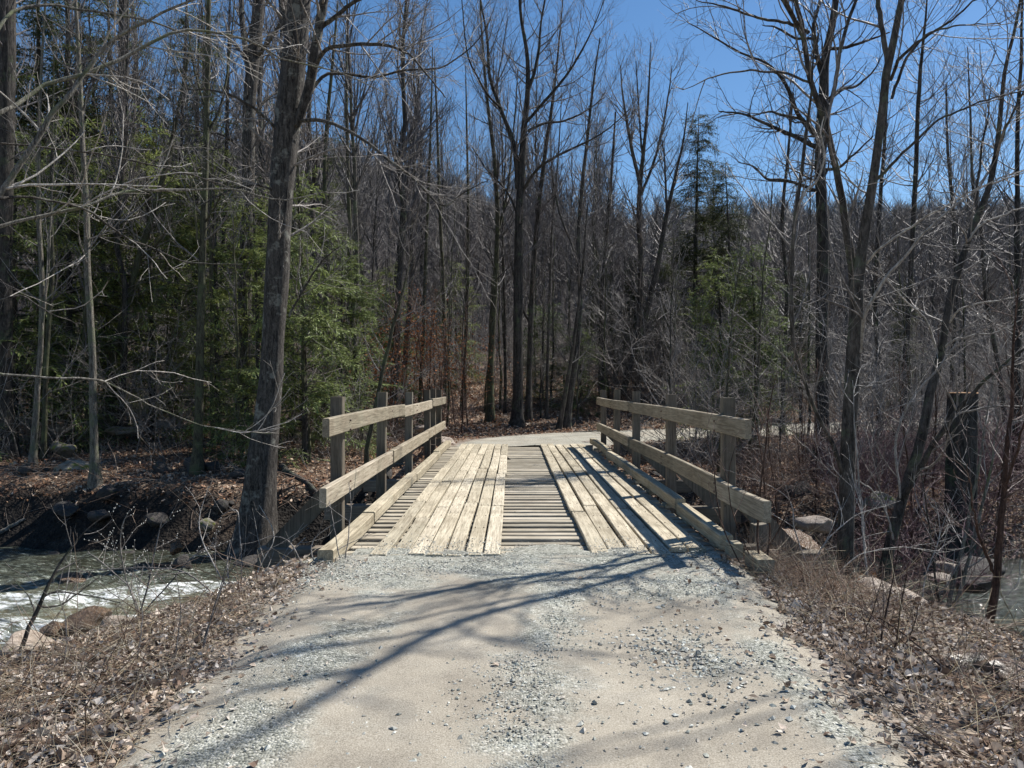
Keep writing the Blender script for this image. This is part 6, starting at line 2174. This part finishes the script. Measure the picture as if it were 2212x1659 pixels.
stem_shrub("shrub", "dark upright dead stems in the middle of the left verge", "shrub",
           [([(432, 1470, 4), (440, 1400, 4), (460, 1330, 3), (490, 1230, 2), (505, 1150, 1.2)], 4.7, 5.1), ([(424, 1470, 4), (444, 1380, 3), (480, 1270, 2), (500, 1200, 1)], 4.7, 5.1), ([(380, 1480, 3), (384, 1400, 3), (390, 1320, 2), (380, 1240, 1)], 4.6, 4.9),
            ([(290, 1500, 3), (300, 1400, 3), (310, 1320, 2), (290, 1240, 1)], 4.6, 5.0), ([(140, 1520, 3), (136, 1420, 3), (140, 1340, 2), (120, 1270, 1)], 4.6, 5.0), ([(350, 1560, 4), (430, 1480, 3), (540, 1420, 2), (640, 1400, 1)], 4.2, 4.8)],
           (M["twig_dark"], M["twig_dark"]), R_(1305), tex=(3.5, 4))
stem_shrub("shrub", "stiff dark red stems sprouting in front of the long smooth boulder", "shrub",
           [([(1893, 1462, 5), (1900, 1400, 5), (1912, 1330, 4), (1928, 1250, 3), (1940, 1180, 2), (1955, 1100, 1.2)], 4.9, 5.2), ([(1928, 1465, 5), (1930, 1420, 4), (1935, 1370, 4), (1945, 1290, 3), (1960, 1220, 1.5)], 4.8, 5.0),
            ([(1864, 1470, 4), (1862, 1410, 3), (1870, 1360, 2.5), (1856, 1300, 1.5)], 4.9, 5.1), ([(1830, 1420, 4), (1870, 1350, 3), (1900, 1270, 2), (1920, 1190, 1.2)], 5.2, 5.4), ([(1900, 1470, 4), (1960, 1380, 3), (1985, 1300, 2)], 4.9, 5.0)],
           (M["bark_red"], M["twig_red"]), R_(1306), tex=(3.5, 4))
stem_shrub("shrub", "long straight brown canes slanting across the lower right corner", "shrub",
           [([(1900, 1330, 3), (1990, 1400, 4), (2080, 1480, 4), (2160, 1550, 4), (2240, 1620, 4)], 4.9, 3.9), ([(1840, 1290, 2), (1960, 1390, 3), (2060, 1500, 3), (2170, 1620, 3)], 5.2, 3.8), ([(1960, 1390, 2), (2060, 1440, 3), (2150, 1510, 3), (2230, 1590, 3)], 4.9, 4.0),
            ([(1870, 1440, 3), (1960, 1490, 3), (2060, 1530, 3), (2180, 1600, 2)], 4.6, 4.0), ([(2240, 1560, 4), (2150, 1570, 4), (2060, 1545, 3), (1990, 1560, 2)], 4.0, 4.2)],
           (M["bark_red"], M["twig_grey"]), R_(1307), tex=(2.5, 3), up=0.03)
stem_shrub("shrub", "slender reddish stems rising past the near end of the right railing", "shrub",
           [([(1640, 1215, 5), (1636, 1150, 5), (1642, 1060, 4), (1652, 960, 4), (1662, 880, 3), (1680, 800, 1.5)], 6.9, 7.3), ([(1656, 1215, 5), (1660, 1150, 4), (1650, 1060, 4), (1646, 990, 3), (1630, 900, 2)], 6.9, 7.3),
            ([(1600, 1215, 3), (1570, 1150, 3), (1552, 1080, 3), (1540, 1000, 2), (1520, 930, 1.2)], 6.9, 7.4), ([(1625, 1210, 3), (1590, 1120, 2.5), (1575, 1040, 2), (1590, 960, 1.2)], 6.9, 7.2), ([(1640, 1215, 3), (1690, 1130, 3), (1720, 1050, 2), (1760, 980, 1.2)], 6.9, 7.2)],
           (M["bark_red"], M["twig_red"]), R_(1308), tex=(4.5, 5), lens=((0.3, 0.9), (0.12, 0.4)))
stem_shrub("shrub", "pale arching twigs in front of the forked tree's foot", "shrub",
           [([(1750, 1230, 3), (1790, 1160, 3), (1850, 1110, 2), (1920, 1090, 1.2)], 7.2, 7.4), ([(1750, 1230, 3), (1720, 1150, 3), (1706, 1080, 2), (1650, 1040, 1.2)], 7.2, 7.5), ([(1880, 1275, 3), (1866, 1180, 3), (1860, 1090, 2), (1835, 1010, 1.2)], 7.2, 7.6),
            ([(1990, 1330, 3), (2000, 1240, 2.5), (2030, 1150, 2), (2020, 1080, 1.2)], 7.2, 7.6), ([(1800, 1250, 3), (1850, 1200, 2.5), (1940, 1180, 2), (2040, 1190, 1.2)], 7.0, 7.2)],
           (M["twig_pale"], M["twig_pale"]), R_(1309), tex=(4.5, 5), lens=((0.3, 0.9), (0.12, 0.4)))
